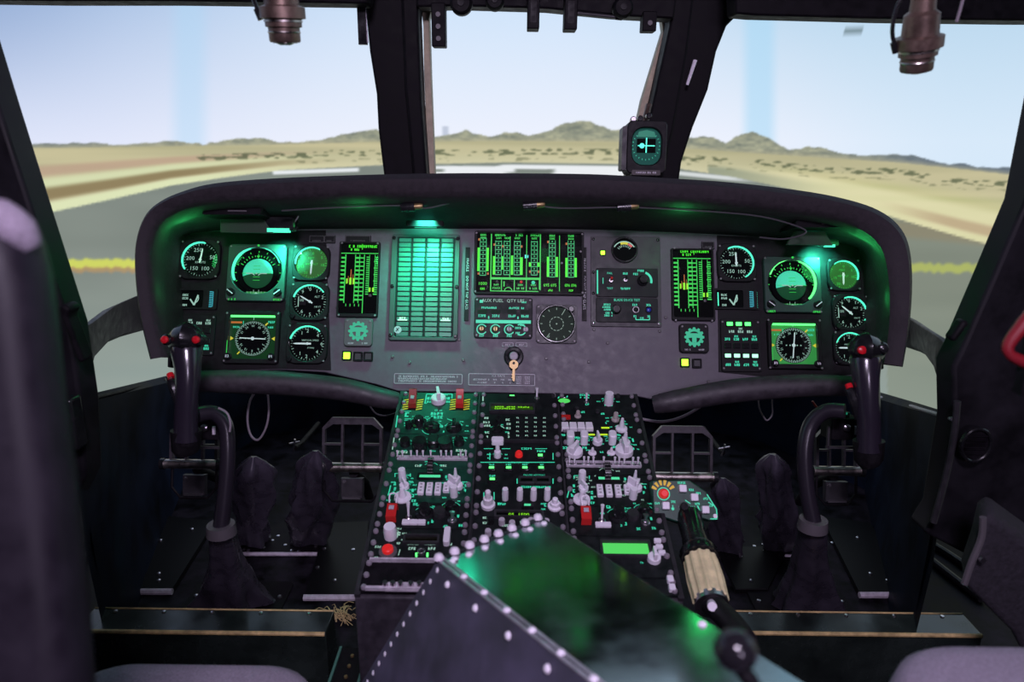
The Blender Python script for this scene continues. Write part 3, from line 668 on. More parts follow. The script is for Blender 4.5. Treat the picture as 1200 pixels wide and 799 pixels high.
mode_panel('unlit mode select panel with teal legends behind the left stick head', 229, 393, 48, 48, [('txt', 14, 4), ('blank', 5, 4), ('blank', -7, 4), ('txt', -16, 4)])

# vertical bar displays for each pilot
def pdu(label, px, py, W=48, H=90):
    t, s = pth('vertical_bar_display', label, 'display', px, py)
    mb = MB(s); mb.bezel(rr(0, 0, W, H, 2, 4), rr(0, 1, W*.92, H*.93, 2, 4), 0, 4, .6, .4); obj('case', mb, CASE, t)
    mb = MB(s); mb.prism(rr(0, 1, W*.93, H*.94, 1.5, 4), .1, .6); obj('screen_face', mb, FACE, t)
    mb = MB(s); y0 = -28; y1 = 30
    mb.line(-22, y1+1.5, 22, y1+1.5, 1.0, .9)
    for k in range(12):
        y = y1-4-k*5
        if y < y0: break
        for x in (-19, -2.5, 2.5): mb.line(x-2.6, y, x+2.6, y, 2.2 if x != 2.5 else 1.4, .8)
    mb.line(-16.5, y0, -16.5, y1, 1.2, .85); mb.line(5.4, y0-12, 5.4, y1, 1.0, .85); mb.line(-5, y0, -5, y1, .9, .85); mb.line(0, y0, 0, y1, .9, .85)
    for k in range(18):
        y = y1-3-k*2.6; mb.line(8, y, 11.5, y, 1.2, .8); mb.line(18, y, 21.5, y, 1.2, .8) if k % 3 != 2 else mb.line(17, y, 22, y, 1.6, .8)
    mb.line(11.5, -14, 11.5, y1, .6, .85); mb.line(18, -14, 18, y1, .6, .85)
    for k in range(4): mb.line(-14+k*5, y0-4, -14+k*5, y0-1, .8, .85)
    obj('scale_bars', mb, T_GRN, t, smooth=0)
    mb = MB(s); mb.scrib(-4, 40, 20, 3.2, .8); mb.line(2.5, 36, 2.5, 43, .7, .8); mb.scrib(13, 40, 16, 3.2, .8); mb.scrib(-6, 36, 12, 2.8, .8); obj('legend', mb, G_BAR, t, smooth=0)
    mb = MB(s); mb.line(-9.5, -6, -9.5, 12, 1.0, .85); mb.line(-12.5, -4, -12.5, 4, .6, .85); mb.line(-7, -6, -7, 6, .6, .85); obj('limit_marks', mb, E_ORG, t, smooth=0)
    mb = MB(s); mb.box(-9.8, -2, 2.4, 8, .9, 1.1); mb.box(-6, -2, 1.8, 7, .9, 1.1); mb.box(-14, -2, 1.6, 6, .9, 1.1); mb.box(13, -12, 2.0, 5, .9, 1.1); mb.box(17, -12, 2.0, 5, .9, 1.1); obj('reading_bars', mb, G_TXT, t, smooth=0)
    mb = MB(s); mb.lathe([(2.0, .5), (1.8, 2.4), (.8, 2.8)], 14, -19, 12); obj('sensor_eye', mb, PLEATH, t)
    mb = MB(s); mb.prism(rr(0, 1, W*.91, H*.92, 1.5, 4), 3, 3.2); obj('cover_glass', mb, GLASS, t)
    small_screws(t, s, [(-21, 43), (21, 43), (-21, -43), (21, -43)], 3.6)
pdu('tall green vertical bar display left of the caution light panel', 421, 328)
pdu('tall green vertical bar display at the right, beside the airspeed indicator', 811, 334, 50, 86)

def gearind(label, px, py, W, casem):
    t, s = pth('gear_shaped_indicator', label, 'gauge', px, py)
    mb = MB(s); mb.prism(rr(0, 0, W, W, 4, 4), 0, 5, .8); obj('case', mb, casem, t)
    mb = MB(s)
    P_ = []
    for k in range(12):
        for a, r_ in ((-11, 9.6), (-6, 11.6), (6, 11.6), (11, 9.6)): P_.append((r_*cos(R(k*30+a)), 1+r_*sin(R(k*30+a))))
    inn = [(6.8*cos(R(k*30+a)), 1+6.8*sin(R(k*30+a))) for k in range(12) for a in (-11, -6, 6, 11)]
    mb.bezel(P_, inn, 5, 5.8, .1, 5); obj('toothed_ring', mb, G_GEAR, t)
    mb = MB(s); mb.prism([(-5, 5.5), (5, 5.5), (7, 3), (6.5, 0), (2.5, .5), (2.5, -5.5), (-2.5, -5.5), (-2.5, .5), (-6.5, 0), (-7, 3)], 5, 5.7); obj('centre_symbol', mb, G_GEAR, t)
    mb = MB(s); mb.scrib(-8, -W*.40, 7, 1.8, 5.1); mb.scrib(8, -W*.40, 7, 1.8, 5.1); obj('legend', mb, T_PALE, t, smooth=0)
    small_screws(t, s, [(-W*.40, W*.40), (W*.40, W*.40)], 4.8)
gearind('grey square indicator with teal toothed ring below the left bar display', 421, 390, 33, mat('gear_case_grey', (0.10, 0.09, 0.10), .45))
gearind('black square indicator with teal toothed ring below the right bar display', 812, 397, 34, CASE)
def lampbtn(label, px, py, lit=True, name='indicator_lamp', W=11, H=11):
    t, s = pth(name, label, 'light' if lit else 'button', px, py)
    mb = MB(s); mb.bezel(rr(0, 0, W, H, 1.2, 3), rr(0, 0, W*.74, H*.74, 1, 3), 0, 3, .5, .5); obj('bezel', mb, CASE, t)
    mb = MB(s); mb.box(0, 0, W*.7, H*.7, .4, 2.4, .5); obj('lens', mb, G_HOT if lit else PLATE, t)
lampbtn('bright yellow-green lamp under the left toothed-ring indicator', 407, 417)
lampbtn('dark unlit button next to the left yellow-green lamp', 420, 418, False, 'push_button')
lampbtn('dark unlit button second from the left yellow-green lamp', 432, 418, False, 'push_button')
lampbtn('bright yellow-green lamp under the right toothed-ring indicator', 802, 425)
lampbtn('dark unlit button next to the right yellow-green lamp', 816, 426, False, 'push_button')
lampbtn('small green lamp above the ice meter toggles', 706, 297, True, W=7, H=7)

# small placards with tiny switches along the top edge
for lab, px, w_ in (('narrow label with a small cover at the top left of the panel', 372, 18), ('small framed toggle cover at the top edge above the left bar display', 387, 13), ('wide framed cover plate at the top edge above the left bar display', 420, 30), ('small framed cover at the top edge above the right bar display', 829, 15)):
    t, s = pth('cover_plate', lab, 'plate', px, 281 if px < 800 else 288)
    mb = MB(s); mb.box(0, 0, w_, 9, 0, 1.6, .4); obj('plate', mb, CASE, t)
    mb = MB(s); mb.bezel(rr(0, 0, w_-1, 8, .5, 2), rr(0, 0, w_-2, 7, .5, 2), 1.5, 2.0, .1); mb.scrib(0, -2, w_*.6, 1.6, 1.8); obj('plate_marking', mb, PLEATH, t)

# caution light panel: four columns of legend tiles
t, s = pth('caution_light_panel', 'large caution panel of many small dark legend tiles in four columns, glowing teal', 'panel', 498, 337)
mb = MB(s); mb.bezel(rr(0, 0, 80, 127, 3, 4), rr(0.5, 0, 68, 118, 2, 4), 0, 4, .8, .8); obj('frame', mb, mat('caution_frame_light_tint', (0.025, 0.055, 0.052), .5), t)  # frame colour carries the teal light as well
mb = MB(s); mb.box(.5, 0, 69, 119, .1, 1.0); obj('backing', mb, CASE, t)
TM = MB(s); TM.prism(rr(0, 0, 14.2, 4.7, .6, 2), .9, 2.9, .5); TMm = TM.mesh('legend_tile', TILE)
TW = MB(s); TW.prism(rr(0, 0, 14.2, 4.7, .6, 2), .9, 2.9, .5); TWm = TW.mesh('legend_tile', TILE)
for c in range(4):
    for r_ in range(20):
        x = (c-1.5)*16.6+.5; y = 56.2-r_*5.9
        o = obj('legend_tile', TMm, None, t, (x*s, y*s, 0))
        if r_ == 16 and c in (0, 3):
            m_ = MB(s); m_.scrib(0, .6, 10, 3.0, 3.1, 2.6); m_.box(0, -1.2, 11, 1.4, 2.95, 3.1); obj('lit_legend', m_, G_LMC, o, smooth=0)
mb = MB(s); mb.prism(circ(-29.5, -51, 4.4, 20), 2.9, 3.3); mb.mi = 1; mb.line(-31.5, -53, -28, -49, 1, 3.4); mb.line(-31, -49, -28.5, -52.5, .8, 3.4); obj('round_sticker', mb, [LILM, CASE], t)
for x, y in ((-37.5, 58), (37.5, 58), (-37.5, 0), (37.5, 0), (-37.5, -58), (37.5, -58)):
    m_ = MB(s); m_.lathe([(2.2, 3.5), (2.2, 5), (1.4, 5.6)], n=12); obj('fastener', m_, BLKG, t, (x*s, y*s, 0))

# central vertical instrument display
t, s = pth('engine_instrument_display', 'wide central display of bright green vertical bars and framed scales', 'display', 620, 309)
mb = MB(s); mb.bezel(rr(0, 0, 128, 76, 3, 4), rr(0, 0, 122, 71, 2, 4), 0, 4, .6, .5); obj('case', mb, CASE, t)
mb = MB(s); mb.box(0, 0, 123, 72, .1, .7); obj('screen_face', mb, FACE, t)
fr = MB(s); bars = MB(s); ladd = MB(s); org = MB(s)
def ladder(x, y0, y1, w_=7, st=5.0):
    ladd.line(x-w_/2, y0, x-w_/2, y1, .7, .85); ladd.line(x+w_/2, y0, x+w_/2, y1, .7, .85)
    y = y0
    while y <= y1: ladd.line(x-w_/2, y, x+w_/2, y, 1.0, .85); y += st
    y = y0+st/2
    while y <= y1: ladd.poly([(x, y+1.1), (x+1.1, y), (x, y-1.1), (x-1.1, y)], .9); y += st
for x, a, b in ((-54, -15, 30), (-36, -14, 27), (-26, -14, 27), (-14, -14, 27), (6, -14, 27), (27, -16, 28), (49, -16, 28)): ladder(x, a, b)
def bar(x, y0, y1, w_=2.6): bars.box(x, (y0+y1)/2, w_, y1-y0, .9, 1.1)
for x in (-59.2, -48.6): bar(x, -10, 18)
bar(-41, -14, 8); bar(-31.2, -8, 8, 1.8); bar(-20, -14, 9); bar(-9, -14, 7, 3)
bar(1, -4, 1); bar(11, -4, 1); bar(22.0, -16, 8); bar(32.4, -16, 8); bar(43.6, -16, 7); bar(54.4, -16, 7)
for x, y in ((-59, 28), (-48, -13), (-41, 22), (-9, 20), (1, -10), (11, -10), (22, 26), (43.6, 24), (-59, -13), (-31, 20)): org.box(x, y, 2, 2.6, .9, 1.05)
fr.line(-44.5, -34, -44.5, 35, 1.2, .85); fr.line(13, -32, 13, 35, 1.2, .85); fr.line(-22.5, -17, -22.5, 32, .8, .85); fr.line(-3, -17, -3, 34, .8, .85); fr.line(35.5, -33, 35.5, 34, .8, .85)
fr.line(-44.5, -18.5, 13, -18.5, 2.6, .85); fr.line(-44.5, -33.5, 11, -33.5, 1, .85); fr.line(12, -18, 12, -31, .8, .85)
for x in (-32, -17, -3): fr.line(x, -33.5, x, -18, .9, .85)
fr.arc(-24, -33.5, 4, 4.8, 0, 180, .95, 10); fr.line(-29, -28, -29, -22, 1.4, .85)
for x, w_ in ((-54, 8), (-33, 16), (-36, 9), (-12, 10), (6, 14), (27, 8), (49, 8)): fr.scrib(x, 33.5, w_, 2.4, .9)
for x in (-54, -36, -26, -14, 6, 27, 49): fr.scrib(x, 30, 8, 2.2, .9)
for x in (-38, -10, 5): fr.scrib(x, -30, 9, 2.4, .9); fr.scrib(x, -26, 6, 2.0, .9)
obj('frame_lines', fr, T_GRN, t, smooth=0); obj('scale_ladders', ladd, em('ladder_green', (.05, .75, .25), .6), t, smooth=0); obj('reading_bars', bars, G_BAR, t, smooth=0); obj('limit_marks', org, E_ORG, t, smooth=0)
mb = MB(s); mb.text('1000', 5, -54, -25, .9); mb.text('695 695', 5.0, 24.5, -26, .9, 0, .9); mb.text('896 896', 5.0, 48.5, -26, .9, 0, .8); mb.scrib(-54, -31, 7, 2.4, .9); mb.scrib(25, -32, 7, 2.4, .9); mb.scrib(49, -32, 7, 2.4, .9); obj('digital_readouts', mb, G_BAR, t, smooth=0)
for k, x in enumerate((-37, -9)):
    m_ = MB(s); m_.lathe([(1.6, .7), (1.4, 2.4), (.8, 3)], x, -22.5, 10); obj('rotary_switch', m_, E_RED if k else PLEATH, t)
m_ = MB(s); m_.lathe([(2.2, .7), (2.0, 1.8), (1, 2.4)], 5, -23, 10); obj('test_lamp', m_, T_TEAL, t)
m_ = MB(s); m_.box(-4.2, 8, 1.8, 4, .9, 1.3); m_.box(-1.6, 8, 1.2, 3, .9, 1.3); obj('cyan_cursor', m_, em('cyan_light', (.1, .9, .9), 1.0), t)
mb = MB(s); mb.prism(rr(0, 0, 121.5, 70.5, 2, 4), 3.0, 3.25); obj('cover_glass', mb, GLASS, t)
small_screws(t, s, [(sx*62, sy*35) for sx in (-1, 1) for sy in (-1, 1)]+[(38, 0), (60, 14)], 3.6)

# fragile placards
for lab, px, py in (('narrow black upright placard left of the engine display, reading FRAGILE DO NOT TAP GLASS', 547.5, 333), ('narrow black upright placard right of the engine display, reading FRAGILE DO NOT TAP GLASS', 684.5, 333)):
    t, s = pth('warning_placard', lab, 'sign', px, py)
    mb = MB(s); mb.box(0, 0, 5.5, 88, 0, 1.2, .3); obj('plate', mb, CASE, t)
    mb = MB(s); mb.text('FRAGILE    DO NOT TAP GLASS', 4.4, 0, 0, 1.35, R(-90), .95); obj('lettering', mb, T_PALE, t, smooth=0)

# aux fuel panel
t, s = pth('auxiliary_fuel_panel', 'fuel panel with two titles, dark readouts and four small rotary switches below the engine display', 'control panel', 590, 373)
mb = MB(s); mb.prism(rr(0, 0, 68, 48, 3, 4), 0, 3.5, .7); obj('faceplate', mb, CONK, t)
mb = MB(s); mb.text('AUX FUEL', 5.4, -13, 20, 3.7); mb.text('QTY LBS', 5.2, 14, 20, 3.7); obj('title_lettering', mb, T_WHT, t, smooth=0)
mb = MB(s)
mb.scrib(-17, 11.5, 18, 2.4, 3.7); mb.scrib(15, 11.5, 18, 2.4, 3.7)
for x in (-25, -9, 10, 25): mb.scrib(x, 2, 9, 3.0, 3.7)
mb.line(-17, 2, -17, 0, .5, 3.7); mb.scrib(-17, 0, 3, 3, 3.7); mb.scrib(17, 0, 3, 3, 3.7)
mb.box(0, -4.8, 64, 3.8, 3.5, 3.7); mb.scrib(24, 18.5, 6, 2, 3.7); mb.box(-26, 19, 4, 3.4, 3.5, 3.7)
for x in (-25, -9, 7): mb.arc(x, -14, 5.0, 6.2, 30, 330, 3.7, 20); mb.scrib(x, -21.5, 7, 2.6, 3.7)
mb.arc(20, -14, 5.6, 7.0, -120, 120, 3.7, 20); mb.scrib(17, -12, 8, 2.4, 3.7); mb.scrib(17, -18, 7, 2.4, 3.7); mb.scrib(22, -8.5, 6, 2.4, 3.7)
obj('lit_legends', mb, T_TEAL, t, smooth=0)
mb = MB(s)
for x in (-25, -9, 10, 25): mb.box(x, 7, 11, 4.5, 3.4, 3.75)
obj('readout_window', mb, mat('readout_dark', (.005, .02, .01), .5, spec=.1), t)
for x, m_ in ((-25, BRS), (-9, BRS), (7, LILM), (26, LILM)):
    b = MB(s); b.lathe([(3.4, 3.5), (3.2, 7), (2.4, 8), (.5, 8)], n=14); k = obj('rotary_switch', b, m_, t, (x*s, -14*s, 0))
    b = MB(s); b.line(0, -2.5, 0, 2.5, .8, 8.1, 8.5); obj('pointer_line', b, CASE, k)
small_screws(t, s, [(-31, 21), (31, 21), (-31, -21), (31, -21)], 3.3)

# round radar display
t, s = pth('radar_warning_display', 'round black display with white tick circle on a square plate', 'display', 652, 380)
mb = MB(s); mb.prism(rr(0, 0, 48, 46, 4, 4), 0, 1.6, .4); obj('base_plate', mb, PLATE, t)
mb = MB(s); mb.bezel(rc(0, 0, 22.5, 8), rc(0, 0, 20.5, 8), 1.5, 5, .7, 2); obj('bezel', mb, BLKG, t)
mb = MB(s); mb.prism(circ(0, 0, 20.7, 36), 1.6, 2.4); obj('screen_face', mb, mat('radar_glass', (.003, .02, .006), .45, spec=.1), t)
mb = MB(s)
for k in range(12): mb.tick(0, 0, 16.5, 19, k*30, .7, 2.6)
for k in range(12): mb.arc(0, 0, 7.6, 8.3, k*30+4, k*30+24, 2.6, 4)
mb.lathe([(.9, 2.5), (.9, 2.7)], 0, 0, 8); mb.tick(0, 0, 12, 21, 60, .7, 2.7); mb.tick(0, 0, 14, 21, 235, .7, 2.7); obj('tick_marks', mb, em('radar_tick_pale', (.35, .55, .42), .6), t, smooth=0)
mb = MB(s); mb.lathe([(3.4, 1.5), (3.4, 6), (2.8, 7), (.5, 7)], 17, 17, 14); obj('knob', mb, BLKG, t)
small_screws(t, s, [(-21, 20), (-21, -20), (21, -20)], 1.5)

# key switch with key; placards
t, s = pth('key_switch', 'round black key lock in the middle of the panel', 'switch', 602, 418)
mb = MB(s); mb.lathe([(11.5, 0), (11.5, 3), (10.2, 4.6), (7, 5), (5.5, 4.2), (.5, 4.2)], n=32); obj('lock_body', mb, BLKG, t)
mb = MB(s); mb.lathe([(5.2, 4), (5.2, 6), (4.4, 6.6), (.5, 6.6)], n=20); mb.line(-3, 2, 2, 3.4, 1.3, 6.7, 7.3); mb.line(-2, -3, 3, -1, 1.3, 6.7, 7.3); obj('lock_cylinder', mb, mat('lock_grey', (.22, .20, .23), .5, metal=.3), t)
t, s = pth('brass_key', 'small brass key in the panel lock', 'key', 602, 431, w_=0.012)
mb = MB(s); mb.bezel([(p[0], p[1]+3) for p in rc(0, 0, 5.5, 5)], [(p[0], p[1]+4.5) for p in rc(0, 0, 1.5, 5)], 0, 1.2, .2); obj('bow', mb, BRS, t)
mb = MB(s); mb.prism([(-1.4, -1), (1.4, -1), (1.4, -15), (.4, -17), (-1.4, -15.5), (-1.4, -13), (-2.8, -12.4), (-1.4, -10.5), (-2.6, -9), (-1.4, -7.5)], .1, 1.1); obj('blade', mb, BRS, t)
t, s = pth('instruction_placard', 'long thin placard with small print at the bottom left of the key lock', 'sign', 502, 444)
mb = MB(s); mb.bezel(rr(0, 0, 80, 12, 1.5, 3), rr(0, 0, 78.6, 10.6, 1, 3), 0, .5, .1); obj('border', mb, T_PALE, t)
mb = MB(s); mb.box(0, 0, 79, 11, 0, .25); obj('plate', mb, GREY, t)
mb = MB(s); mb.scrib(0, 2.8, 70, 2.2, .4, 1.7); mb.scrib(-6, 0, 60, 2.2, .4, 1.7); mb.scrib(0, -2.8, 70, 2.2, .4, 1.7); obj('small_print', mb, T_PALE, t, smooth=0)
t, s = pth('schedule_placard', 'outlined table placard directly beneath the key, with two white columns at its right', 'sign', 588, 445)
mb = MB(s); mb.bezel(rr(0, 0, 78, 14, 1.5, 3), rr(0, 0, 76.6, 12.6, 1, 3), 0, .5, .1); obj('border', mb, T_PALE, t)
mb = MB(s); mb.box(0, 0, 77, 13, 0, .25); obj('plate', mb, GREY, t)
mb = MB(s); mb.text('ICE RATE', 3.6, -4, 4.3, .4); mb.scrib(-24, 0, 20, 1.9, .4, 1.6); mb.scrib(-22, -3.6, 14, 1.9, .4, 1.6)
for x in (-8, 1, 10): mb.scrib(x, 0, 6, 1.9, .4, 1.6); mb.scrib(x, -3.6, 2, 1.9, .4, 1.6)
for x in (20, 30):
    for y in (3.4, 1, -1.4, -4): mb.scrib(x, y, 7, 1.8, .4, 1.5)
obj('small_print', mb, T_PALE, t, smooth=0)
for x, lab in ((595, 'left of two tiny outlined labels above the key lock'), (611, 'right of two tiny outlined labels above the key lock')):
    t, s = pth('switch_label', lab, 'sign', x, 404)
    mb = MB(s); mb.bezel(rr(0, 0, 13, 5, 1, 3), rr(0, 0, 12, 4, .8, 3), 0, .5, .1); mb.scrib(0, 0, 6, 2, .4); obj('label_marking', mb, T_PALE, t)
    mb = MB(s); mb.box(0, 0, 12.4, 4.4, 0, .2); obj('plate', mb, GREY, t)

# ice / de-ice control block
t, s = pth('mounting_plate', 'large dark backing plate behind the ice meter and de-ice controls', 'plate', 733, 330)
mb = MB(s); mb.prism(rr(0, 0, 82, 108, 2, 3), 0, 1.4, .4); obj('plate', mb, PLATE, t)
for x, y in ((-38, 50), (38, 50), (-38, -50), (38, -50), (-38, 10), (-38, -15)):
    m_ = MB(s); m_.lathe([(1.8, 1.4), (1.8, 2.4), (1, 2.9)], n=10); obj('fastener', m_, BLKG if y > -40 else CHR, t, (x*s, y*s, 0))
t, s = pth('icing_meter', 'half round meter with yellow and red scale at the top right of the panel centre', 'gauge', 731, 294, w_=0.0045)
mb = MB(s); mb.bezel(rc(0, 0, 15.5, 7), rc(0, 0, 13.2, 7), 0, 4, .6, .4); obj('case', mb, BLKG, t)
mb = MB(s); mb.prism(circ(0, 0, 13.4, 32), 0, .6); obj('dial_face', mb, FACE, t)
mb = MB(s); mb.arc(0, -3, 10, 13, 68, 112, .8, 10); mb.text('1', 2.5, -4, 4, .8); obj('yellow_band', mb, E_YEL, t, smooth=0)
mb = MB(s); mb.arc(0, -3, 10, 12.6, 38, 66, .8, 10); obj('red_band', mb, mat('meter_red', (.6, .1, .1), .5, em=(.7, .12, .1), es=.4), t, smooth=0)
mb = MB(s); mb.arc(0, -3, 12.8, 14, 30, 150, .85, 20)
for k in range(8): mb.tick(0, -3, 7, 9.6, 38+k*15, .6, .8)
obj('scale', mb, T_WHT, t, smooth=0)
def panel_toggle(t, s, x, y, tip=CHR, h=9, base=3):
    m_ = MB(s); m_.lathe([(3.2, base), (3.2, base+1), (2.2, base+1.8), (2.2, base+2.4)], n=12); k = obj('toggle_base', m_, CHR, t, (x*s, y*s, 0))
    m_ = MB(s); m_.tube([(0, 0, base+2), (0, 1.6, base+h)], [1.0, 1.5], 10); obj('toggle_lever', m_, tip, k)
t, s = pth('ice_detector_panel', 'upper de-ice plate with two toggles and a rotary knob', 'control panel', 734, 332, w_=0.0045)
mb = MB(s); mb.prism(rr(0, 0, 72, 34, 2, 3), 0, 2.6, .5); obj('faceplate', mb, CONK, t)
mb = MB(s); mb.text('FAIL', 3.4, -20, 10.5, 2.8); mb.text('TEST', 3.2, -20, -7.5, 2.8); mb.scrib(-2, 10.5, 7, 2.6, 2.8); mb.scrib(-2, -7.5, 13, 2.6, 2.8); mb.line(-28, -2, -28, 5, .8, 2.8); mb.line(-34.5, -14, -34.5, 14, 1.6, 2.8)
mb.scrib(10, 10, 7, 2.6, 2.8); mb.scrib(16, 14, 8, 2.6, 2.8); mb.arc(18, 2, 9, 11.6, -15, 70, 2.8, 12); obj('lit_legends', mb, T_TEAL, t, smooth=0)
panel_toggle(t, s, -19, 1.5, REDP, base=2.6); panel_toggle(t, s, -2, 2.5, BLKG, base=2.6)
mb = MB(s); mb.lathe([(6.6, 2.6), (6.2, 6), (4.6, 7), (4.4, 12), (.5, 12)], n=20); obj('rotary_knob', mb, BLKG, t, (18*s, 2*s, 0))
t, s = pth('blade_deice_test_panel', 'lower de-ice plate headed BLADE DEICE TEST with knob and two round buttons', 'control panel', 734, 364, w_=0.0045)
mb = MB(s); mb.prism(rr(0, 0, 72, 29, 2, 3), 0, 2.6, .5); obj('faceplate', mb, CONK, t)
mb = MB(s); mb.text('BLADE DE-ICE TEST', 4.2, 0, 11.5, 2.8, 0, .8)
for k, y in enumerate((6, 3, 0, -4, -7)): mb.scrib(-24+(k > 2)*2, y, 11, 2.2, 2.8)
for x in (9, 25): mb.scrib(x, 6, 6, 2.6, 2.8); mb.scrib(x, -7.5, 5, 2.4, 2.8)
mb.line(10, -11.5, 26, -11.5, 1.0, 2.8); mb.line(10, -11.5, 10, -9, 1.0, 2.8); mb.line(26, -11.5, 26, -9, 1, 2.8); mb.scrib(17, -9.5, 5, 2, 2.8)
obj('lit_legends', mb, T_TEAL, t, smooth=0)
mb = MB(s); mb.lathe([(5.6, 2.6), (5.4, 6), (4, 9), (.5, 9)], n=18); obj('rotary_knob', mb, BLKG, t, (-13*s, 0, 0))
for x, m2 in ((10, CASE), (25, BLUEB)):
    mb = MB(s); mb.bezel(rc(0, 0, 4, 5), rc(0, 0, 2.8, 5), 2.6, 5, .4); k = obj('round_button', mb, CHR if m2 == CASE else BLKG, t, (x*s, 0, 0))
    mb = MB(s); mb.lathe([(2.8, 2.6), (2.7, 4.6), (1.8, 5.2)], n=14); obj('button_cap', mb, m2, k)

# standby compass / attitude unit on the windshield pillar
pC = atY(757, 173, 1.52); FRX = Frame(pC, X1, Vector((0.04, 0.12, 1)))
t = thing('standby_compass', 'small boxy instrument with glowing teal cross clamped on the right windshield pillar', 'gauge', FRX.mat(0, 0, 0)); s = FRX.sc(757, 173)
mb = MB(s); mb.prism(rr(0, 0, 46, 60, 6, 5), -30, 0, 0); mb.bezel(rr(0, 0, 46, 60, 6, 5), rr(0, 1, 34, 42, 13, 5), 0, 6, 1.2, .5); obj('case', mb, CASE, t)
mb = MB(s); mb.prism(rr(0, 1, 35, 43, 13, 5), .05, .6); obj('dial_face', mb, mat('standby_face', (.01, .08, .06), .4, em=(0, .08, .055), es=.35, spec=.1), t)
mb = MB(s); mb.box(0, 2, 22, 16, .6, 1.2); obj('centre_window', mb, FACE, t)
mb = MB(s); mb.line(0, -6, 0, 11, 1.3, 1.5, 2); mb.line(-10, 2, 10, 2, 1.1, 1.5, 2); mb.arc(-5, 2, 0.2, 3, 0, 359, 1.4, 14); obj('glowing_cross', mb, em('cross_teal', (.1, 1, .75), 1.3), t)
mb = MB(s); mb.poly([(-11, 12), (11, 12), (9, 18), (0, 20), (-9, 18)], .9); obj('upper_sector', mb, em('sector_teal', (0, .35, .22), .5), t, smooth=0)
mb = MB(s)
for k in range(24): mb.tick(0, 2, 15, 16.6, k*15, .5, .8)
obj('tick_marks', mb, T_TEAL, t, smooth=0)
mb = MB(s); mb.prism(rr(-20, -1, 7, 50, 2, 3), -24, 3); obj('side_rail', mb, PLATE, t, ((-5)*s, 0, 0))
mb = MB(s); mb.prism(rr(0, -29, 34, 6, 1, 3), 0, 7, .5); obj('lower_placard', mb, mat('placard_brown', (.03, .02, .02), .5), t)
mb = MB(s); mb.scrib(0, -29, 24, 2, 7.1); obj('placard_print', mb, T_PALE, t, smooth=0)
for x, y in ((-16, 32), (-8, 33), (2, 36)):
    mb = MB(s); mb.lathe([(3.4, -8), (3.4, 1), (2.6, 2)], n=12); obj('clamp_knob', mb, CHR if x < -10 else BLKG, t, (x*s, y*s, 0))
mb = MB(s); mb.tube([(0, 28, -14), (3, 42, -20), (6, 52, -26)], [5, 4, 4], 12); obj('mount_arm', mb, BRZ, t)
mb = MB(s); mb.box(0, -34, 30, 12, -26, -4, 1); obj('mount_foot', mb, BLK, t)

# ================================================================== HOOD FITTINGS
def area_px(name, px, py, D, tx, ty, power, color, size=0.03, spot=None):
    p = atD(px, py, D); q = onpan(tx, ty)
    if spot: return lamp(name, 'SPOT', p, q, power, color, size, spot=spot, blend=0.9)
    return lamp(name, 'AREA', p, q, power, color, size, spread=105)
TEAL = (0.05, 1.0, 0.55); GRN = (0.05, 1.0, 0.22)
# glareshield utility flood lights, then point lamps with no fitting, added as green fill
area_px('hood_light_source', 328, 277, 1.345, 332, 322, 0.34, TEAL, 0.02)
area_px('hood_light_source', 499, 258, 1.315, 499, 318, 0.80, TEAL, 0.03)
area_px('hood_light_source', 966, 290, 1.36, 958, 312, 0.26, TEAL, 0.015)
lamp('hood_light_source', 'POINT', atD(214, 262, 1.30), (0, 0, 0), 0.32, GRN, 0.04)
lamp('hood_light_source', 'POINT', atD(206, 340, 1.27), (0, 0, 0), 0.03, GRN, 0.02)
lamp('hood_light_source', 'POINT', atD(1012, 282, 1.30), (0, 0, 0), 0.32, GRN, 0.04)
lamp('hood_light_source', 'POINT', atD(1030, 350, 1.27), (0, 0, 0), 0.03, GRN, 0.02)
lamp('hood_light_source', 'POINT', atD(420, 262, 1.27), (0, 0, 0), 0.09, GRN, 0.015)
lamp('hood_light_source', 'POINT', atD(800, 262, 1.27), (0, 0, 0), 0.09, GRN, 0.015)
lamp('panel_light_source', 'POINT', atD(645, 262, 1.29), (0, 0, 0), 0.006, GRN, 0.015)
def hang(name, label, cat, px, py, D): 
    p = atD(px, py, D); fr_ = Frame(p, X1, Vector((0, 0.25, 1))); return thing(name, label, cat, fr_.mat(0, 0, 0)), D/F
def utility_light(label, px, py, flip=1):
    t, s = hang('flood_light', label, 'light', px, py, 1.32)
    mb = MB(s); mb.prism(rr(0, 0, 38, 16, 4, 3), -12, 3, 1.5); obj('housing', mb, BLKG, t)
    mb = MB(s); mb.box(0, -8, 26, 4.5, -2, 4.2, .6); obj('lens', mb, G_ARC, t)
    mb = MB(s); mb.tube([(6*flip, 6, -4), (4*flip, 16, -10), (-4*flip, 24, -14)], [4, 4, 3.4], 10); obj('bracket_arm', mb, BLK, t)
    mb = MB(s); mb.tube([(18*flip, 2, 0), (22*flip, 10, -2), (16*flip, 20, -6), (6*flip, 24, -12)], .9, 8, 4); obj('cable', mb, WIRE, t)
utility_light('small flood light with glowing strip hanging above the left attitude indicator', 327, 262)
t, s = hang('flood_light', 'small flood light hanging above the right attitude indicator', 'light', 972, 284, 1.34)
mb = MB(s); mb.prism(rr(0, 0, 22, 8, 2, 3), -10, 2, 1.0); obj('housing', mb, BLKG, t)
mb = MB(s); mb.box(0, -4, 12, 3, -2, 2.6, .4); obj('lens', mb, G_ARC, t)
t, s = hang('flood_light', 'slim flood light above the caution light panel', 'light', 498, 262, 1.33)
mb = MB(s); mb.prism(rr(0, 0, 44, 7, 2, 3), -10, 2, 1.0); obj('housing', mb, BLK, t)
mb = MB(s); mb.box(0, -3.6, 26, .8, -9, -5, .2); obj('lens', mb, T_TEAL, t)
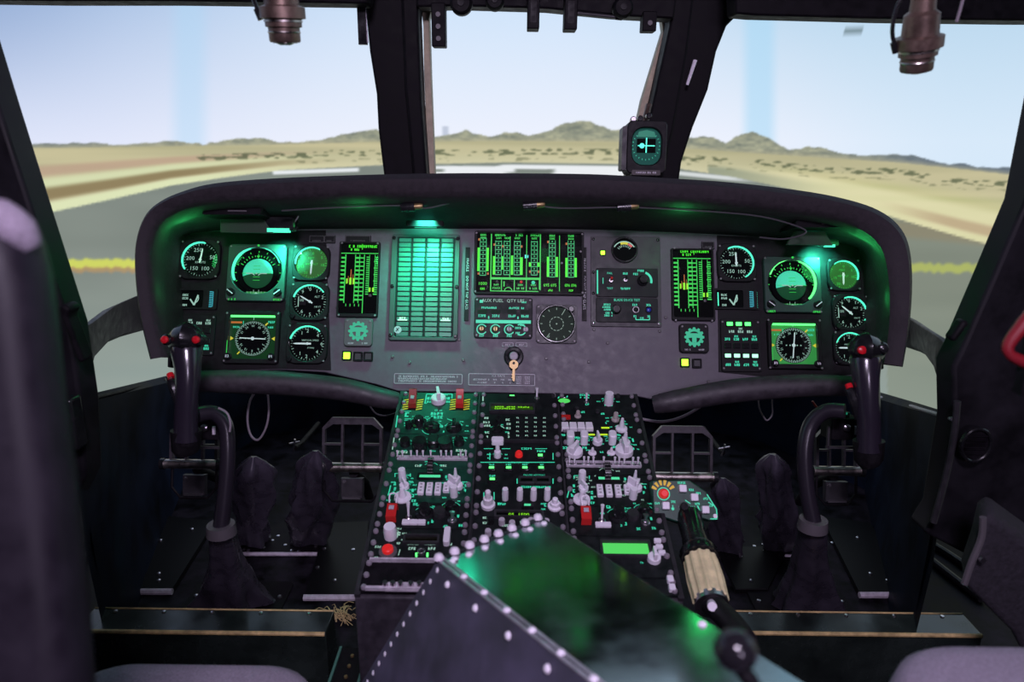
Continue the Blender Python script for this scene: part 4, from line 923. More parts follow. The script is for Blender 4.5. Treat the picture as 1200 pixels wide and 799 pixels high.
for lab, px, py, fl_ in (('flat black box under the left end of the glareshield', 272, 247, 1), ('flat black box under the right end of the glareshield', 968, 262, -1)):
    t, s = hang('hood_stowage_box', lab, 'box', px, py, 1.27)
    mb = MB(s); mb.prism([(-36, -5), (34, -4), (36, 4), (-34, 5)], -50, 0, 1.5); obj('box_body', mb, BLK, t)
    mb = MB(s); mb.prism([(-30+fl_*4, -22), (30+fl_*8, -22), (20+fl_*8, -6), (-26, -6)], -34, -30, .5); obj('lower_flap', mb, mat('flap_green_light_tint', (.012, .03, .016), .6), t)  # green hood light is put into the flap colour
    mb = MB(s); mb.box(6, 0, 22, 1.6, 0, .5); obj('name_strip', mb, PLEATH, t)
# sensor-like connectors and cable along the hood
mb = MB()
pts = [(330, 247), (400, 243), (470, 241), (500, 244), (540, 236), (600, 236), (625, 240), (660, 244), (735, 243), (800, 246), (880, 252), (925, 262), (945, 272), (920, 280), (890, 278)]
mb.tube([tuple(atD(a, b, 1.265)) for a, b in pts], .0016, 8, 5)
obj('hood_cable', mb, mat('dark_cable', (.05, .045, .055), .5), label='thin grey cable looping along under the glareshield', cat='cable')
for lab, px, py in (('left of three brass-ended connectors on the cable under the glareshield', 482, 242), ('middle of three brass-ended connectors on the cable under the glareshield', 625, 240), ('right of three brass-ended connectors on the cable under the glareshield', 735, 242)):
    p = atD(px, py, 1.26); t = thing('cable_connector', lab, 'connector', Matrix.Translation(p), 'cable connectors under the hood')
    mb = MB(); mb.tube([(-.018, 0, -.002), (.006, 0, 0)], [.0075, .0085], 14); obj('connector_body', mb, BLKG, t)
    mb = MB(); mb.tube([(.006, 0, 0), (.016, 0, .001), (.020, 0, .001)], [.0055, .0055, .004], 12); obj('brass_nut', mb, BRS, t)

# knee pads below the panel
def knee(label, pts, D0, D1, r0):
    n_ = len(pts); P_ = [tuple(atD(a, b, lerp(D0, D1, i/(n_-1)))) for i, (a, b) in enumerate(pts)]
    m_ = MB(); m_.tube(P_, r0, 18, 4); obj('knee_bolster', m_, PADM, label=label, cat='padding')
knee('thick dark padded roll along the lower left edge of the panel', [(216, 446), (262, 447), (330, 449), (400, 456), (445, 466), (466, 470)], 1.31, 1.34, [.017, .021, .022, .021, .019, .016])
knee('thick dark padded roll along the lower right edge of the panel', [(766, 474), (790, 470), (860, 458), (940, 452), (1000, 452)], 1.34, 1.31, [.016, .020, .022, .021, .018])

# ================================================================== CENTRE CONSOLE
def cuv(px, py): return CON.uv(px, py)
cu0, cv0 = CON.uv(470, 463); cu1, _ = CON.uv(746, 463); _, cvn = CON.uv(612, 700)
HW = 0.222; CX = (CON.uv(470, 465)[0]+CON.uv(745, 465)[0])/2
CV_TOP = 0.03; CV_BOT = cvn
def cw(u, v, w_=0): return CON.pt(u, v, w_)
t = thing('centre_console', 'wide sloping centre console pedestal between the two pilots', 'console', Matrix.Translation((CON.pt(CX, 0).x, 0, 0)))
base = Vector((CON.pt(CX, 0).x, 0, 0))
prof = [cw(CX, CV_TOP, -.004), cw(CX, CV_BOT, -.004), ]
pf = [(prof[0].y, prof[0].z), (prof[1].y, prof[1].z), (prof[1].y+.01, 0.0), (prof[0].y+.02, 0.0)]
mb = MB()
mb.loops([[(-HW, y, z) for y, z in pf], [(HW, y, z) for y, z in pf]]); bev(obj('pedestal_body', mb, mat('console_side_grey', (.035, .03, .04), .5, noise=.4), t), .003, 2)
for k in range(4):
    u = CX-HW+.004+k*(2*HW-.008)/3
    mb = MB(); a = cw(u, CV_TOP, 0); b = cw(u, CV_BOT, 0); q = [a, b]
    mb.loops([[tuple(p+Vector((sx, 0, 0))+CON.n*z-base) for sx, z in ((-.004, -.004), (.004, -.004), (.004, .0022), (-.004, .0022))] for p in q]); obj('mounting_rail', mb, PLATE, t)
studM = MB(); studM.lathe([(.0042, 0), (.0042, .003), (.0030, .0048), (.001, .005)], n=12); STUD = studM.mesh('fastener', mat('stud_worn', (.30, .26, .31), .4, metal=.3))
CW = (2*HW-.008)/3
def cpanel(name, label, col, y0, y1, platem=CONK, w_=0.0):
    u = CX-HW+.004+CW*(col+.5); v0 = CON.uv(600, y0)[1]; v1 = CON.uv(600, y1)[1]; vc = (v0+v1)/2; H_ = v0-v1
    t = thing(name, label, 'control panel', CON.mat(u, vc, 0))
    m_ = MB(); m_.prism(rr(0, 0, CW-.002, H_-.0016, .002, 2), -.003, .0022, .0006); obj('faceplate', m_, platem, t)
    n_ = max(1, int(round(H_/.034)))
    for sx in (-1, 1):
        for k in range(n_+1):
            y = (-.5+k/n_)*(H_-.014); obj('fastener', STUD, None, t, (sx*(CW/2-.0075), y, .0022))
    return t, (lambda px, py: (CON.uv(px, py)[0]-u, CON.uv(px, py)[1]-vc)), CON.sc(600, (y0+y1)/2), H_
Z0 = .0022
MC = {}
def cached(key, fn):
    if key not in MC: MC[key] = fn()
    return MC[key]
def knob(t, xy, r, h, m, style='round', rot=0, name='knob'):
    """r, h in metres; base stands on the plate"""
    key = (style, round(r, 4), round(h, 4), m.name)
    def mk():
        b = MB()
        if style == 'round': b.lathe([(r, 0), (r, h*.7), (r*.88, h), (r*.2, h)], n=18)
        elif style == 'skirt': b.lathe([(r*1.25, 0), (r*1.2, h*.18), (r*.8, h*.25), (r*.72, h*.9), (r*.6, h), (.0003, h)], n=20)
        elif style == 'cone': b.lathe([(r*1.3, 0), (r*1.25, h*.12), (r*.62, h*.2), (r*.42, h*.75), (r*.3, h), (.0003, h)], n=16)
        elif style == 'wing':
            b.lathe([(r*1.15, 0), (r*1.1, h*.35), (r*.95, h*.4), (.0004, h*.4)], n=18); b.prism([(-r*.28, -r), (r*.28, -r), (r*.2, r), (-r*.2, r)], h*.38, h, r*.08)
        elif style == 'wheel':
            b.tube([(-r*.55, 0, h*.2), (r*.55, 0, h*.2)], h*.95, 20)
            for q in range(16):
                a = q*2*pi/16; b.box(0, 0, 0, 0, 0, 0) if False else b.tube([(-r*.56, h*.96*cos(a), h*.2+h*.96*sin(a)), (r*.56, h*.96*cos(a), h*.2+h*.96*sin(a))], h*.05, 5)
        elif style == 'stack':
            b.lathe([(r*1.3, 0), (r*1.3, h*.16), (r*.9, h*.2), (r*.85, h*.52), (r*.55, h*.55), (r*.5, h*.95), (r*.35, h), (.0003, h)], n=18)
        elif style == 'slab': b.prism(rr(0, 0, r*1.5, r*2.2, r*.5, 3), 0, h, r*.2)
        return b.mesh(name, m)
    o = obj(name, cached(key, mk), None, t, (xy[0], xy[1], Z0), (0, 0, rot))
    if r > .0058: KLEG.setdefault(t.name, []).append((xy, r))
    return o
KLEG = {}
def toggle(t, xy, h=.016, tip=LIL, lean=0.15, r=.0022):
    key = ('tb', r); k = obj('toggle_switch', cached(key, lambda: MB().lathe([(r*2.0, 0), (r*2.0, .002), (r*1.4, .003), (r*1.3, .005)], n=12).mesh('toggle_switch', CHR)), None, t, (xy[0], xy[1], Z0))
    obj('toggle_lever', cached(('tl', h, tip.name, lean, r), lambda: MB().tube([(0, 0, .003), (0, h*lean*.6, h*.6), (0, h*lean, h)], [r*.6, r*.8, r*1.25], 10).mesh('toggle_lever', tip)), None, k)
def legends(t, f, items, m=T_TEAL, name='legends', z=Z0+.0004):
    b = MB()
    for it in items:
        if it[0] == 's':
            _, px, py, w_, h_ = it; x, y = f(px, py); q = CON.sc(px, py); b.scrib(x, y, w_*q, h_*q*1.7, z, h_*q*1.25)
        elif it[0] == 'l':
            _, a, b_, c, d, w_ = it; p = f(a, b_); q_ = f(c, d); b.line(p[0], p[1], q_[0], q_[1], w_*CON.sc(a, b_), z)
        elif it[0] == 't':
            _, s_, px, py, h_ = it; x, y = f(px, py); q = CON.sc(px, py); b.text(s_, h_*q*1.7, x, y, z, 0, .75)
        elif it[0] == 'a':
            _, px, py, r_, a0, a1 = it; x, y = f(px, py); q = CON.sc(px, py); b.arc(x, y, r_*q, (r_+.8)*q, a0, a1, z, 14)
    return obj(name, b, m, t, smooth=0)
def pushb(t, xy, w_, h_, m=None, ht=.005, name='push_button', body=BLKG, lit='lit_legend'):
    b = MB(); b.prism(rr(0, 0, w_, h_, min(w_, h_)*.18, 2), 0, ht, .0007); o = obj(name, b, body, t, (xy[0], xy[1], Z0))
    if m:
        b = MB(); b.box(0, 0, w_*.55, h_*.42, ht, ht+.0006); obj(lit, b, m, o)
    return o
def display(t, xy, w_, h_, facem, framem=PLATE, rise=.005, name='display_window'):
    b = MB(); b.bezel(rr(0, 0, w_+.007, h_+.007, .002, 3), rr(0, 0, w_, h_, .001, 3), 0, rise, .0008, .0005); o = obj(name, b, framem, t, (xy[0], xy[1], Z0))
    b = MB(); b.box(0, 0, w_+.0005, h_+.0005, 0, .0012); obj('display_face', b, facem, o); return o
def guard(t, xy, w_=.020, h_=.030, stripes=True, m=REDP, up=True):
    if stripes:
        b = MB(); b.box(0, 0, w_*2.7, h_, 0, .0006); o = obj('hazard_plate', b, CASE, t, (xy[0], xy[1], Z0))
        b = MB()
        for sx in (-1, 1):
            for k in range(5):
                y = (-.5+(k+.3)/5)*h_; x = sx*w_*.93; b.poly([(x-w_*.40, y-.0026), (x+w_*.40, y+.0004), (x+w_*.40, y+.0040), (x-w_*.40, y+.0010)], .0008)
        obj('hazard_stripes', b, mat('hazard_yellow', (.75, .5, .02), .5, em=(.7, .5, .02), es=.12), o, smooth=0)
    b = MB()
    if up: b.loops([[(-w_/2, y, z), (w_/2, y, z), (w_/2, y2, z2), (-w_/2, y2, z2)] for y, z, y2, z2 in ((-h_*.35, .001, h_*.05, .001), (-h_*.30, .010, h_*.16, .008), (h_*.05, .016, h_*.40, .012), (h_*.35, .026, h_*.50, .024))])
    else: b.loops([[(-w_/2, y, z), (w_/2, y, z), (w_/2, y2, z2), (-w_/2, y2, z2)] for y, z, y2, z2 in ((-h_*.45, .001, -h_*.40, .001), (-h_*.42, .013, -h_*.3, .011), (h_*.3, .018, h_*.3, .014), (h_*.45, .004, h_*.40, .001))])
    g = obj('switch_guard', b, m, t, (xy[0], xy[1], Z0))
    b = MB(); b.box(0, 0, w_*.5, h_*.25, .016 if up else .018, .018 if up else .0195); obj('guard_patch', b, LILM, g)
    return g

# ---- left column
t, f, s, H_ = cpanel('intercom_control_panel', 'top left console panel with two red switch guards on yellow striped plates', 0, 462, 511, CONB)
guard(t, f(484, 475), .0135, .034, m=REDD); guard(t, f(539, 475), .0135, .034, m=REDP)
knob(t, f(514, 471), .012, .026, LIL, 'wing', .2)
for a, b_, r_, h_, st in ((491, 497, .012, .014, 'skirt'), (506, 503, .013, .016, 'wing'), (532, 503, .012, .014, 'wing'), (479, 502, .006, .012, 'round')): knob(t, f(a, b_), r_, h_, BLKG, st)
legends(t, f, [('l', 500, 463, 530, 463, 1.5), ('l', 500, 463, 498, 474, 1.2), ('l', 530, 463, 529, 474, 1.2), ('s', 504, 468, 8, 3), ('s', 524, 468, 8, 3), ('s', 504, 472, 8, 2), ('s', 524, 472, 8, 2), ('s', 514, 482, 10, 1.5), ('s', 512, 486, 18, 3), ('s', 512, 490, 18, 3), ('l', 500, 493, 506, 490, 1), ('l', 524, 492, 530, 494, 1), ('s', 477, 487, 8, 5), ('l', 474, 483, 482, 483, 1), ('l', 474, 492, 482, 492, 1), ('s', 517, 501, 5, 2), ('a', 532, 503, 10, 30, 150), ('a', 506, 503, 11, 200, 260), ('s', 497, 497, 4, 2), ('l', 466, 488, 464, 502, 1.3), ('s', 520, 507, 3, 2)], T_TEAL)
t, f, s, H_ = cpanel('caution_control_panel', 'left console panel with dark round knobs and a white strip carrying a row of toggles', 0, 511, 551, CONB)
for a, b_, r_, h_, st in ((475, 522, .009, .012, 'round'), (492, 526, .013, .018, 'round'), (508, 521, .012, .014, 'slab'), (522, 526, .013, .018, 'round'), (538, 521, .009, .012, 'round')): knob(t, f(a, b_), r_, h_, BLKG, st)
x0, y0 = f(466, 538); x1, _ = f(548, 538)
b = MB(); b.box((x0+x1)/2, y0, x1-x0, .009, 0, .003, .0006); obj('toggle_strip', b, LILM, t, (0, 0, Z0))
for px in (466, 472, 482, 489, 496, 505, 517, 523, 529, 540, 546): toggle(t, f(px, 538), .014, LIL, .2, .0016)
knob(t, f(505, 549), .008, .015, BLKG, 'wheel')
legends(t, f, [('s', 472, 531, 12, 2.4), ('s', 540, 529, 12, 2.4), ('s', 471, 516, 8, 2), ('s', 540, 534, 8, 2), ('s', 535, 514, 6, 2), ('l', 462, 514, 460, 528, 1.3), ('s', 490, 547, 8, 2), ('s', 520, 547, 8, 2)], T_WHT)
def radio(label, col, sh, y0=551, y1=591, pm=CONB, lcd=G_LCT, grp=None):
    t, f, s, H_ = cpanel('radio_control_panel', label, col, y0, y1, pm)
    L = (lambda x, y: f(x+sh[0], y+sh[1]))
    c = MB(); x, y = L(504, 560); b = display(t, (x, y), .034, .0075, lcd, CASE, .003)
    for k in range(4):
        m_ = MB(); m_.prism(rr(0, 0, .0098, .024 if k < 3 else .019, .0012, 2), 0, .006, .001); kb = obj('key_row', m_, LIL, t, (L(493.5+k*9.9+sh[2]*k*.1, 576 if k < 3 else 574)[0], L(493, 575 if k < 3 else 573.5)[1], Z0))
        m_ = MB()
        for q in range(3 if k < 3 else 2): m_.scrib(0, -.007+q*.007, .005, .0025, .0062)
        obj('key_marking', m_, PLATE, kb, smooth=0)
    knob(t, L(472, 564), .0062, .024, LIL, 'round'); knob(t, L(474, 572), .0070, .016, LIL, 'wing', .5); knob(t, L(472, 584), .0105, .018, LIL, 'cone', 0)
    knob(t, L(534, 562), .0055, .022, LIL, 'cone'); knob(t, L(530, 570), .0075, .020, LIL, 'wing', .8); knob(t, L(537, 572), .0068, .018, LIL, 'wing', -.4); knob(t, L(532, 582), .0062, .020, LIL, 'round')
    legends(t, L, [('l', 463, 556, 463, 560, 1), ('l', 463, 556, 468, 556, 1), ('l', 481, 556, 481, 560, 1), ('s', 463, 568, 5, 2.6), ('s', 463, 574, 6, 3), ('s', 461, 579, 6, 3), ('s', 484, 576, 7, 3), ('s', 484, 582, 7, 3), ('s', 485, 588, 8, 2.2), ('s', 523, 560, 6, 2.6), ('l', 541, 566, 548, 566, 1), ('s', 546, 570, 6, 2.6), ('s', 545, 576, 6, 2.6), ('l', 458, 570, 455, 582, 1.2)], T_TEAL)
    return t
radio('left console radio panel with four pale key strips under a mint green window', 0, (0, 0, 0))
def lower(label, col, sh, y0, y1, bright=True, pm=CONK):
    t, f, s, H_ = cpanel('utility_control_panel', label, col, y0, y1, pm)
    L = (lambda x, y: f(x+sh[0], y+sh[1]))
    g = guard(t, L(460, 606), .015, .030, False, REDP, False)
    m_ = MB(); m_.tube([(-.005, .012, .016), (-.005, .022, .024), (.005, .022, .024), (.005, .012, .016)], .0011, 8, 3); obj('guard_wire', m_, LIL, g)
    toggle(t, L(479, 608), .026, LIL, .25, .0024); knob(t, L(498, 604), .012, .020, BLKG, 'skirt'); knob(t, L(515, 604), .010, .010, PLATE, 'round'); knob(t, L(528, 598), .011, .014, BLKG, 'skirt')
    toggle(t, L(530, 611), .014, CHR, .3, .0035)
    for k in range(3 if not col else 2):
        m_ = MB(); m_.prism(rr(0, 0, .0118, .009, .001, 2), 0, .004, .0006); x, y = L(476+k*9.2, 614); obj('label_plate', m_, LIL, t, (x, L(485, 614)[1], Z0))
    legends(t, L, [('s', 487, 592, 6, 2.4), ('s', 510, 602, 5, 2.6), ('s', 507, 612, 4, 3), ('s', 537, 606, 4, 2.6), ('s', 502, 614, 4, 2), ('s', 522, 618, 6, 2.2), ('s', 540, 617, 8, 2.2)], T_TEAL)
    return t
lower('left console panel with open red guard, tall toggle and three white labels', 0, (0, 0), 591, 622)
t, f, s, H_ = cpanel('jammer_control_panel', 'left console panel with a long dark window and a round red button', 0, 622, 658)
display(t, f(494, 634), .046, .010, mat('dark_window', (.006, .006, .003), .15), PLATE, .005)
knob(t, f(458, 630), .0095, .022, LIL, 'round'); m_ = MB(); m_.prism(rr(0, 0, .0095, .030, .003, 3), 0, .010, .001); obj('slide_lever', m_, LIL, t, (*f(524, 632), Z0))
b = MB(); b.lathe([(.013, 0), (.013, .004), (.010, .005), (.0003, .005)], n=20); k = obj('button_collar', b, PLEATH, t, (*f(455, 649), Z0))
b = MB(); b.lathe([(.008, .004), (.008, .010), (.006, .012), (.0003, .012)], n=20); obj('button_cap', b, E_RED, k)
b = MB(); b.bezel(rc(0, 0, .0055, 5), rc(0, 0, .003, 5), 0, .004, .0006); obj('lamp_ring', b, CHR, t, (*f(494, 648), Z0))
legends(t, f, [('t', 'STATUS', 484, 639, 2.8), ('t', 'THREAT', 504, 639, 2.8), ('s', 483, 644, 10, 2.4), ('s', 506, 644, 10, 2.4), ('s', 443, 642, 8, 2), ('s', 441, 655, 6, 2), ('s', 467, 628, 5, 5), ('s', 467, 638, 6, 2), ('l', 469, 645, 467, 652, 1), ('s', 466, 656, 6, 2), ('s', 526, 639, 9, 2.2)], T_WHT)
legends(t, f, [('l', 488, 649, 488, 654, 2.2), ('l', 501, 649, 501, 654, 2.2)], G_LAMP, 'status_lamp')
t, f, s, H_ = cpanel('connector_panel', 'lowest left console panel, dark with a pale strip of connectors', 0, 659, 697, BLK)
b = MB(); b.prism(rr(0, 0, .062, .013, .002, 2), 0, .004, .0008); obj('connector_strip', b, LILM, t, (*f(478, 690), Z0))
for a in (452, 461, 470, 482, 492, 500): knob(t, (f(a, 690)[0], f(480, 690)[1]), .0038, .012, CHR, 'round', name='connector_pin')
b = MB(); b.box(0, 0, .125, .004, 0, .006, .001); obj('front_lip', b, LILM, t, (0, -H_/2+.004, Z0)); b = MB(); b.box(0, 0, .130, .003, 0, .007, .001); obj('rear_lip', b, LILM, t, (0, H_/2-.003, Z0))

# ---- middle column
t, f, s, H_ = cpanel('control_display_unit', 'top middle console unit with green text screen, keypad and selector', 1, 462, 517, CONK)
display(t, f(600, 481), .076, .017, mat('lcd_dark', (.01, .03, .004), .25, em=(.03, .10, .0), es=.35), PLATE, .007)
b = MB(); x, y = f(600, 481)
for r_, w_ in ((0, .066), (1, .040), (2, .060)): b.scrib(x-.033+w_/2 if r_ else x, y+.0052-r_*.0052, w_, .0034, Z0+.0022, .0042)
obj('screen_text', b, G_TXT, t, smooth=0)
kb = MB(); kb.prism(rr(0, 0, .0085, .0062, .001, 2), 0, .0035, .0006); KB = kb.mesh('key', BLKG)
for i in range(4):
    for j in range(5):
        k = obj('key', KB, None, t, (*f(606.5+i*10.4, 492.5+j*5.2), Z0)); q = MB(); q.scrib(0, 0, .0055, .0036, .0037); obj('key_marking', q, T_WHT, k, smooth=0)
knob(t, f(582, 505), .0085, .012, BLKG, 'wing', -.6); knob(t, f(584, 494), .005, .008, BLKG, 'round')
legends(t, f, [('s', 570, 491, 7, 2.2), ('s', 570, 496, 10, 2.2), ('s', 571, 500, 10, 2.2), ('s', 571, 508, 6, 2.2), ('s', 571, 513, 5, 2.2), ('s', 595, 493, 8, 2.2), ('s', 596, 498, 6, 2.2), ('s', 596, 503, 8, 2.2), ('s', 596, 509, 5, 2.2), ('s', 596, 513, 5, 2.2), ('a', 583, 505, 8, 20, 70), ('l', 566, 463, 566, 471, 1.6)], T_WHT)
pushb(t, f(600, 466), .016, .006, G_LAMP, .003); toggle(t, f(629, 468), .020, LIL, .3, .0024)
t, f, s, H_ = cpanel('flight_control_panel', 'middle console panel with a pale T-handle lever, a red button and green lit square buttons', 1, 517, 599, CONK)
b = MB(); b.box(0, 0, .13, .004, 0, .005, .001); obj('upper_lip', b, PLATE, t, (0, H_/2-.004, Z0))
k = knob(t, f(583, 536), .006, .012, LIL, 'round', name='lever_stem')
b = MB(); b.tube([(0, 0, .006), (0, .004, .026)], .0035, 10); b.prism(rr(0, .006, .020, .012, .003, 3), .024, .034, .001); obj('lever_handle', b, LIL, k)
b = MB(); b.lathe([(.0065, 0), (.0060, .006), (.004, .009), (.0003, .009)], n=16); obj('red_button', b, E_RED, t, (*f(608, 535), Z0))
pushb(t, f(633, 537), .014, .012, G_LAMP, .005)
for px in (576, 596, 615, 634): pushb(t, f(px, 551.5), .015, .011, G_LAMP, .005)
pushb(t, f(577, 565), .015, .010, G_LAMP, .005)
for px in (617, 636): display(t, f(px, 564.5), .019, .009, FACE, PLATE, .004, 'dark_window')
knob(t, f(572, 594), .0085, .032, LIL, 'stack'); 
for px in (592, 609, 625, 641): knob(t, f(px, 586), .0050, .022, LIL, 'round', name='bat_switch')
knob(t, f(650, 595), .0085, .018, LIL, 'stack')
pushb(t, f(618, 596), .018, .009, G_LCT, .006)
legends(t, f, [('l', 567, 527, 578, 527, 1), ('l', 588, 527, 598, 527, 1), ('s', 617, 527, 14, 2), ('l', 627, 527, 641, 527, 1), ('s', 634, 530, 11, 2), ('l', 574, 532, 574, 540, 1), ('l', 648, 532, 648, 540, 1), ('l', 563, 543, 650, 543, 1.2), ('t', 'AUTO FLT CONT', 608, 543.5, 2.4), ('s', 576, 546, 7, 1.8), ('s', 596, 546, 7, 1.8), ('s', 615, 546, 7, 1.8), ('s', 635, 546, 5, 1.8), ('s', 577, 559, 8, 2), ('t', 'FAILURE ADVISORY', 626, 558, 2.2), ('s', 628, 572, 36, 2), ('l', 606, 562, 606, 568, 1.2), ('l', 648, 562, 648, 568, 1.2), ('l', 567, 578, 567, 587, 1), ('l', 579, 578, 579, 587, 1), ('s', 588, 592, 10, 2), ('s', 639, 593, 5, 3)], T_TEAL)
t, f, s, H_ = cpanel('transponder_panel', 'middle console panel with yellow-green digits next to the riveted box corner', 1, 599, 640, CONK)
display(t, f(608, 605), .068, .008, FACE, PLATE, .005)
b = MB(); x, y = f(608, 605); b.text('05  1F00', .0085, x, y, Z0+.0016); obj('screen_digits', b, G_TXT, t, smooth=0)
for a, b_ in ((575, 614), (588, 615), (572, 628), (600, 618), (622, 615), (640, 616)): knob(t, f(a, b_), .005, .010, BLKG if a % 2 else LILM, 'round')
legends(t, f, [('s', 568, 608, 6, 2), ('s', 568, 614, 6, 2), ('s', 592, 617, 8, 2), ('l', 610, 612, 611, 616, 2)], T_WHT)

# ---- right column
t, f, s, H_ = cpanel('fuel_boost_panel', 'top right console panel with a green oval lamp and a white upright cylinder knob', 2, 462, 489, CONK)
b = MB(); b.bezel(rc(0, 0, .013, 6, .010), rc(0, 0, .011, 6, .008), 0, .004, .0006); k = obj('lamp_bezel', b, BLKG, t, (*f(661, 472), Z0))
b = MB(); b.prism(rc(0, 0, .011, 6, .008), 0, .003, .001); obj('oval_lens', b, G_LCD, k)
toggle(t, f(687, 473), .018, LIL, .3, .0022); knob(t, f(713, 474), .0085, .024, LIL, 'round')
for a, b_ in ((648, 466), (724, 466), (676, 481), (700, 484)): knob(t, f(a, b_), .004, .005, PLATE, 'round', name='jack_socket')
legends(t, f, [('s', 685, 464, 14, 2), ('s', 685, 467, 12, 1.8), ('s', 688, 475, 7, 2), ('s', 713, 476, 11, 2), ('l', 655, 466, 654, 468, 1.4), ('l', 664, 467, 665, 465, 1.4), ('s', 706, 486, 6, 2)], T_TEAL)
t, f, s, H_ = cpanel('communications_panel', 'right console panel crowded with pale knobs, a white block of four keys and yellow legends', 2, 489, 537, CONK)
b = MB(); b.box(0, 0, .016, .008, 0, .005, .0007); obj('red_tab', b, REDP, t, (*f(663, 491), Z0))
for k in range(4):
    m_ = MB(); m_.prism([(-.0066, -.0085), (.0066, -.0085), (.0058, .0085), (-.0062, .0085)], 0, .008, .0008); obj('wide_key', m_, LIL, t, (*f(662+k*9.4, 503), Z0))
for a, b_, r_, h_, st, ro in ((668, 519, .0085, .020, 'slab', 0), (684, 519, .0085, .020, 'slab', 0), (717, 519, .0085, .020, 'slab', 0), (700, 520, .0075, .022, 'wing', .1), (732, 520, .0075, .024, 'cone', 0), (673, 532, .0125, .020, 'wing', -.5), (731, 531, .0135, .024, 'wing', .1), (694, 532, .0055, .012, 'cone', 0), (716, 532, .0055, .012, 'cone', 0), (728, 504, .0082, .024, 'cone', 0), (721, 493, .0060, .016, 'skirt', 0), (677, 489, .0050, .012, 'skirt', 0)): knob(t, f(a, b_), r_, h_, LIL if (a, b_) not in ((677, 489), (721, 493)) else mat('tan_plastic', (.42, .36, .36), .4), st, ro)
legends(t, f, [('l', 704.5, 502.5, 714, 502.5, 3), ('l', 689, 510.5, 697, 510.5, 3), ('l', 702, 510.5, 712, 510.5, 3)], mat('yellow_green_label', (.3, .4, .02), .5, em=(.5, .8, .02), es=.8), 'yellow_label')
legends(t, f, [('s', 683, 484, 5, 2), ('s', 660, 511, 6, 2), ('s', 676, 514, 8, 2), ('s', 725, 511, 6, 2), ('l', 741, 515, 742, 519, 2), ('s', 662, 526, 6, 2.4), ('s', 685, 526, 6, 2.4), ('s', 720, 525, 7, 2), ('s', 742, 527, 5, 2.4), ('s', 710, 497, 4, 1.8), ('s', 705, 531, 5, 1.8)], T_TEAL)
t, f, s, H_ = cpanel('audio_switch_panel', 'right console strip with a white rail carrying a row of small toggles', 2, 537, 556, CONK)
x0, y0 = f(664, 545); x1, _ = f(750, 545)
b = MB(); b.box((x0+x1)/2, y0+.004, x1-x0, .0025, 0, .004, .0006); b.box((x0+x1)/2, y0-.006, x1-x0, .0025, 0, .004, .0006)
for k in range(9): b.box(x0+(x1-x0)*k/8, y0-.001, .002, .010, 0, .0035)
obj('toggle_strip', b, LILM, t, (0, 0, Z0))
for px in (667, 673, 684, 689, 695, 707, 720, 725, 731, 741, 747): toggle(t, (f(px, 546)[0], y0-.001), .015, LIL, .2, .0017)
knob(t, f(711, 556), .009, .017, BLKG, 'wheel')
radio('right console radio panel with four pale key strips under a mint green window', 2, (209.5, 2.5, 6), 556, 593, CONK, G_LCT)
lower('right console panel with an open red guard above the green map window', 2, (226, 3), 593, 628)
t, f, s, H_ = cpanel('navigation_display_unit', 'right console unit with a bright plain green screen partly behind the riveted box', 2, 628, 676)
display(t, f(733, 646), .066, .024, G_LCD, PLATE, .007)
for k, (a, b_) in enumerate(((770, 636), (772, 643), (775, 650))):
    m_ = MB(); m_.prism(rr(0, 0, .0105, .0065, .001, 2), 0, .005, .0008); x, y = f(a, b_); obj('side_key', m_, LIL, t, (min(x, .066), y, Z0))
knob(t, (f(766, 657)[0], f(766, 657)[1]), .0085, .020, LIL, 'wing')
t, f, s, H_ = cpanel('keypad_panel', 'lowest right console panel with a column of pale keys beside the collective grip', 2, 677, 697)
for a, b_ in ((790, 682), (795, 692)):
    m_ = MB(); m_.prism(rr(0, 0, .009, .010, .0015, 2), 0, .007, .0008); x, y = f(a, b_); obj('side_key', m_, LIL, t, (min(x, .062), y, Z0))

_st = random.getstate(); random.seed(21)
for nm, ls in KLEG.items():
    b = MB()
    for (x, y), r_ in ls:
        for a in random.sample((20, 60, 120, 160, 200, 340), 4):
            d_ = r_*1.3+.0055; cx_, cy_ = x+d_*1.15*cos(R(a)), y+d_*sin(R(a))
            if abs(cx_) < CW/2-.016: b.scrib(cx_, cy_, random.choice((.006, .009)), .0030, Z0+.0004, .0024)
        b.arc(x, y, r_*1.32+.001, r_*1.32+.0018, 30, 150, Z0+.0003, 10) if abs(x)+r_*1.4 < CW/2-.012 else None
    if b.v: obj('knob_legends', b, T_TEAL if random.random() < .7 else T_WHT, bpy.data.objects[nm], smooth=0)
random.setstate(_st)
# ================================================================== FOREGROUND BOX
ZT = CAM.z-.45
def onz(px, py, z=ZT): return atZ(px, py, z)
P0 = onz(512, 657); _pn = Vector((sin(R(-5)), sin(R(10)), cos(R(10)))).normalized()
def onbox(px, py): r = ray(px, py); return CAM + r*((P0-CAM).dot(_pn)/r.dot(_pn))
P1 = onbox(637, 606); P2 = onbox(862, 748)
ax = (P1-P0); LA = ax.length; ax.normalize(); ay = (P2-P1); ay -= ax*ay.dot(ax); LB = ay.length; ay.normalize()
BF = Frame(P0, ax, ay)          # x along the far left edge, y towards the viewer
LB2 = LB*1.75
def _bl(p): d_ = p-P0; return d_.dot(BF.x), d_.dot(BF.y)
_p1 = _bl(P1); _p2 = _bl(P2); _p3 = _bl(onbox(690, 799))
KL = _p3[0]/_p3[1]; KR = (_p2[0]-_p1[0])/(_p2[1]-_p1[1]); LA = _p1[0]
def Q(x, y, z=0): return (x+y*lerp(KL, KR, x/LA), y, z)
t = thing('riveted_metal_box', 'big dark riveted metal box in the foreground, its glossy top catching green reflections', 'box', BF.mat(0, 0, 0)); M_inv = t.matrix_world.inverted()
up = (M_inv.to_3x3() @ Vector((0, 0, 1))).normalized()
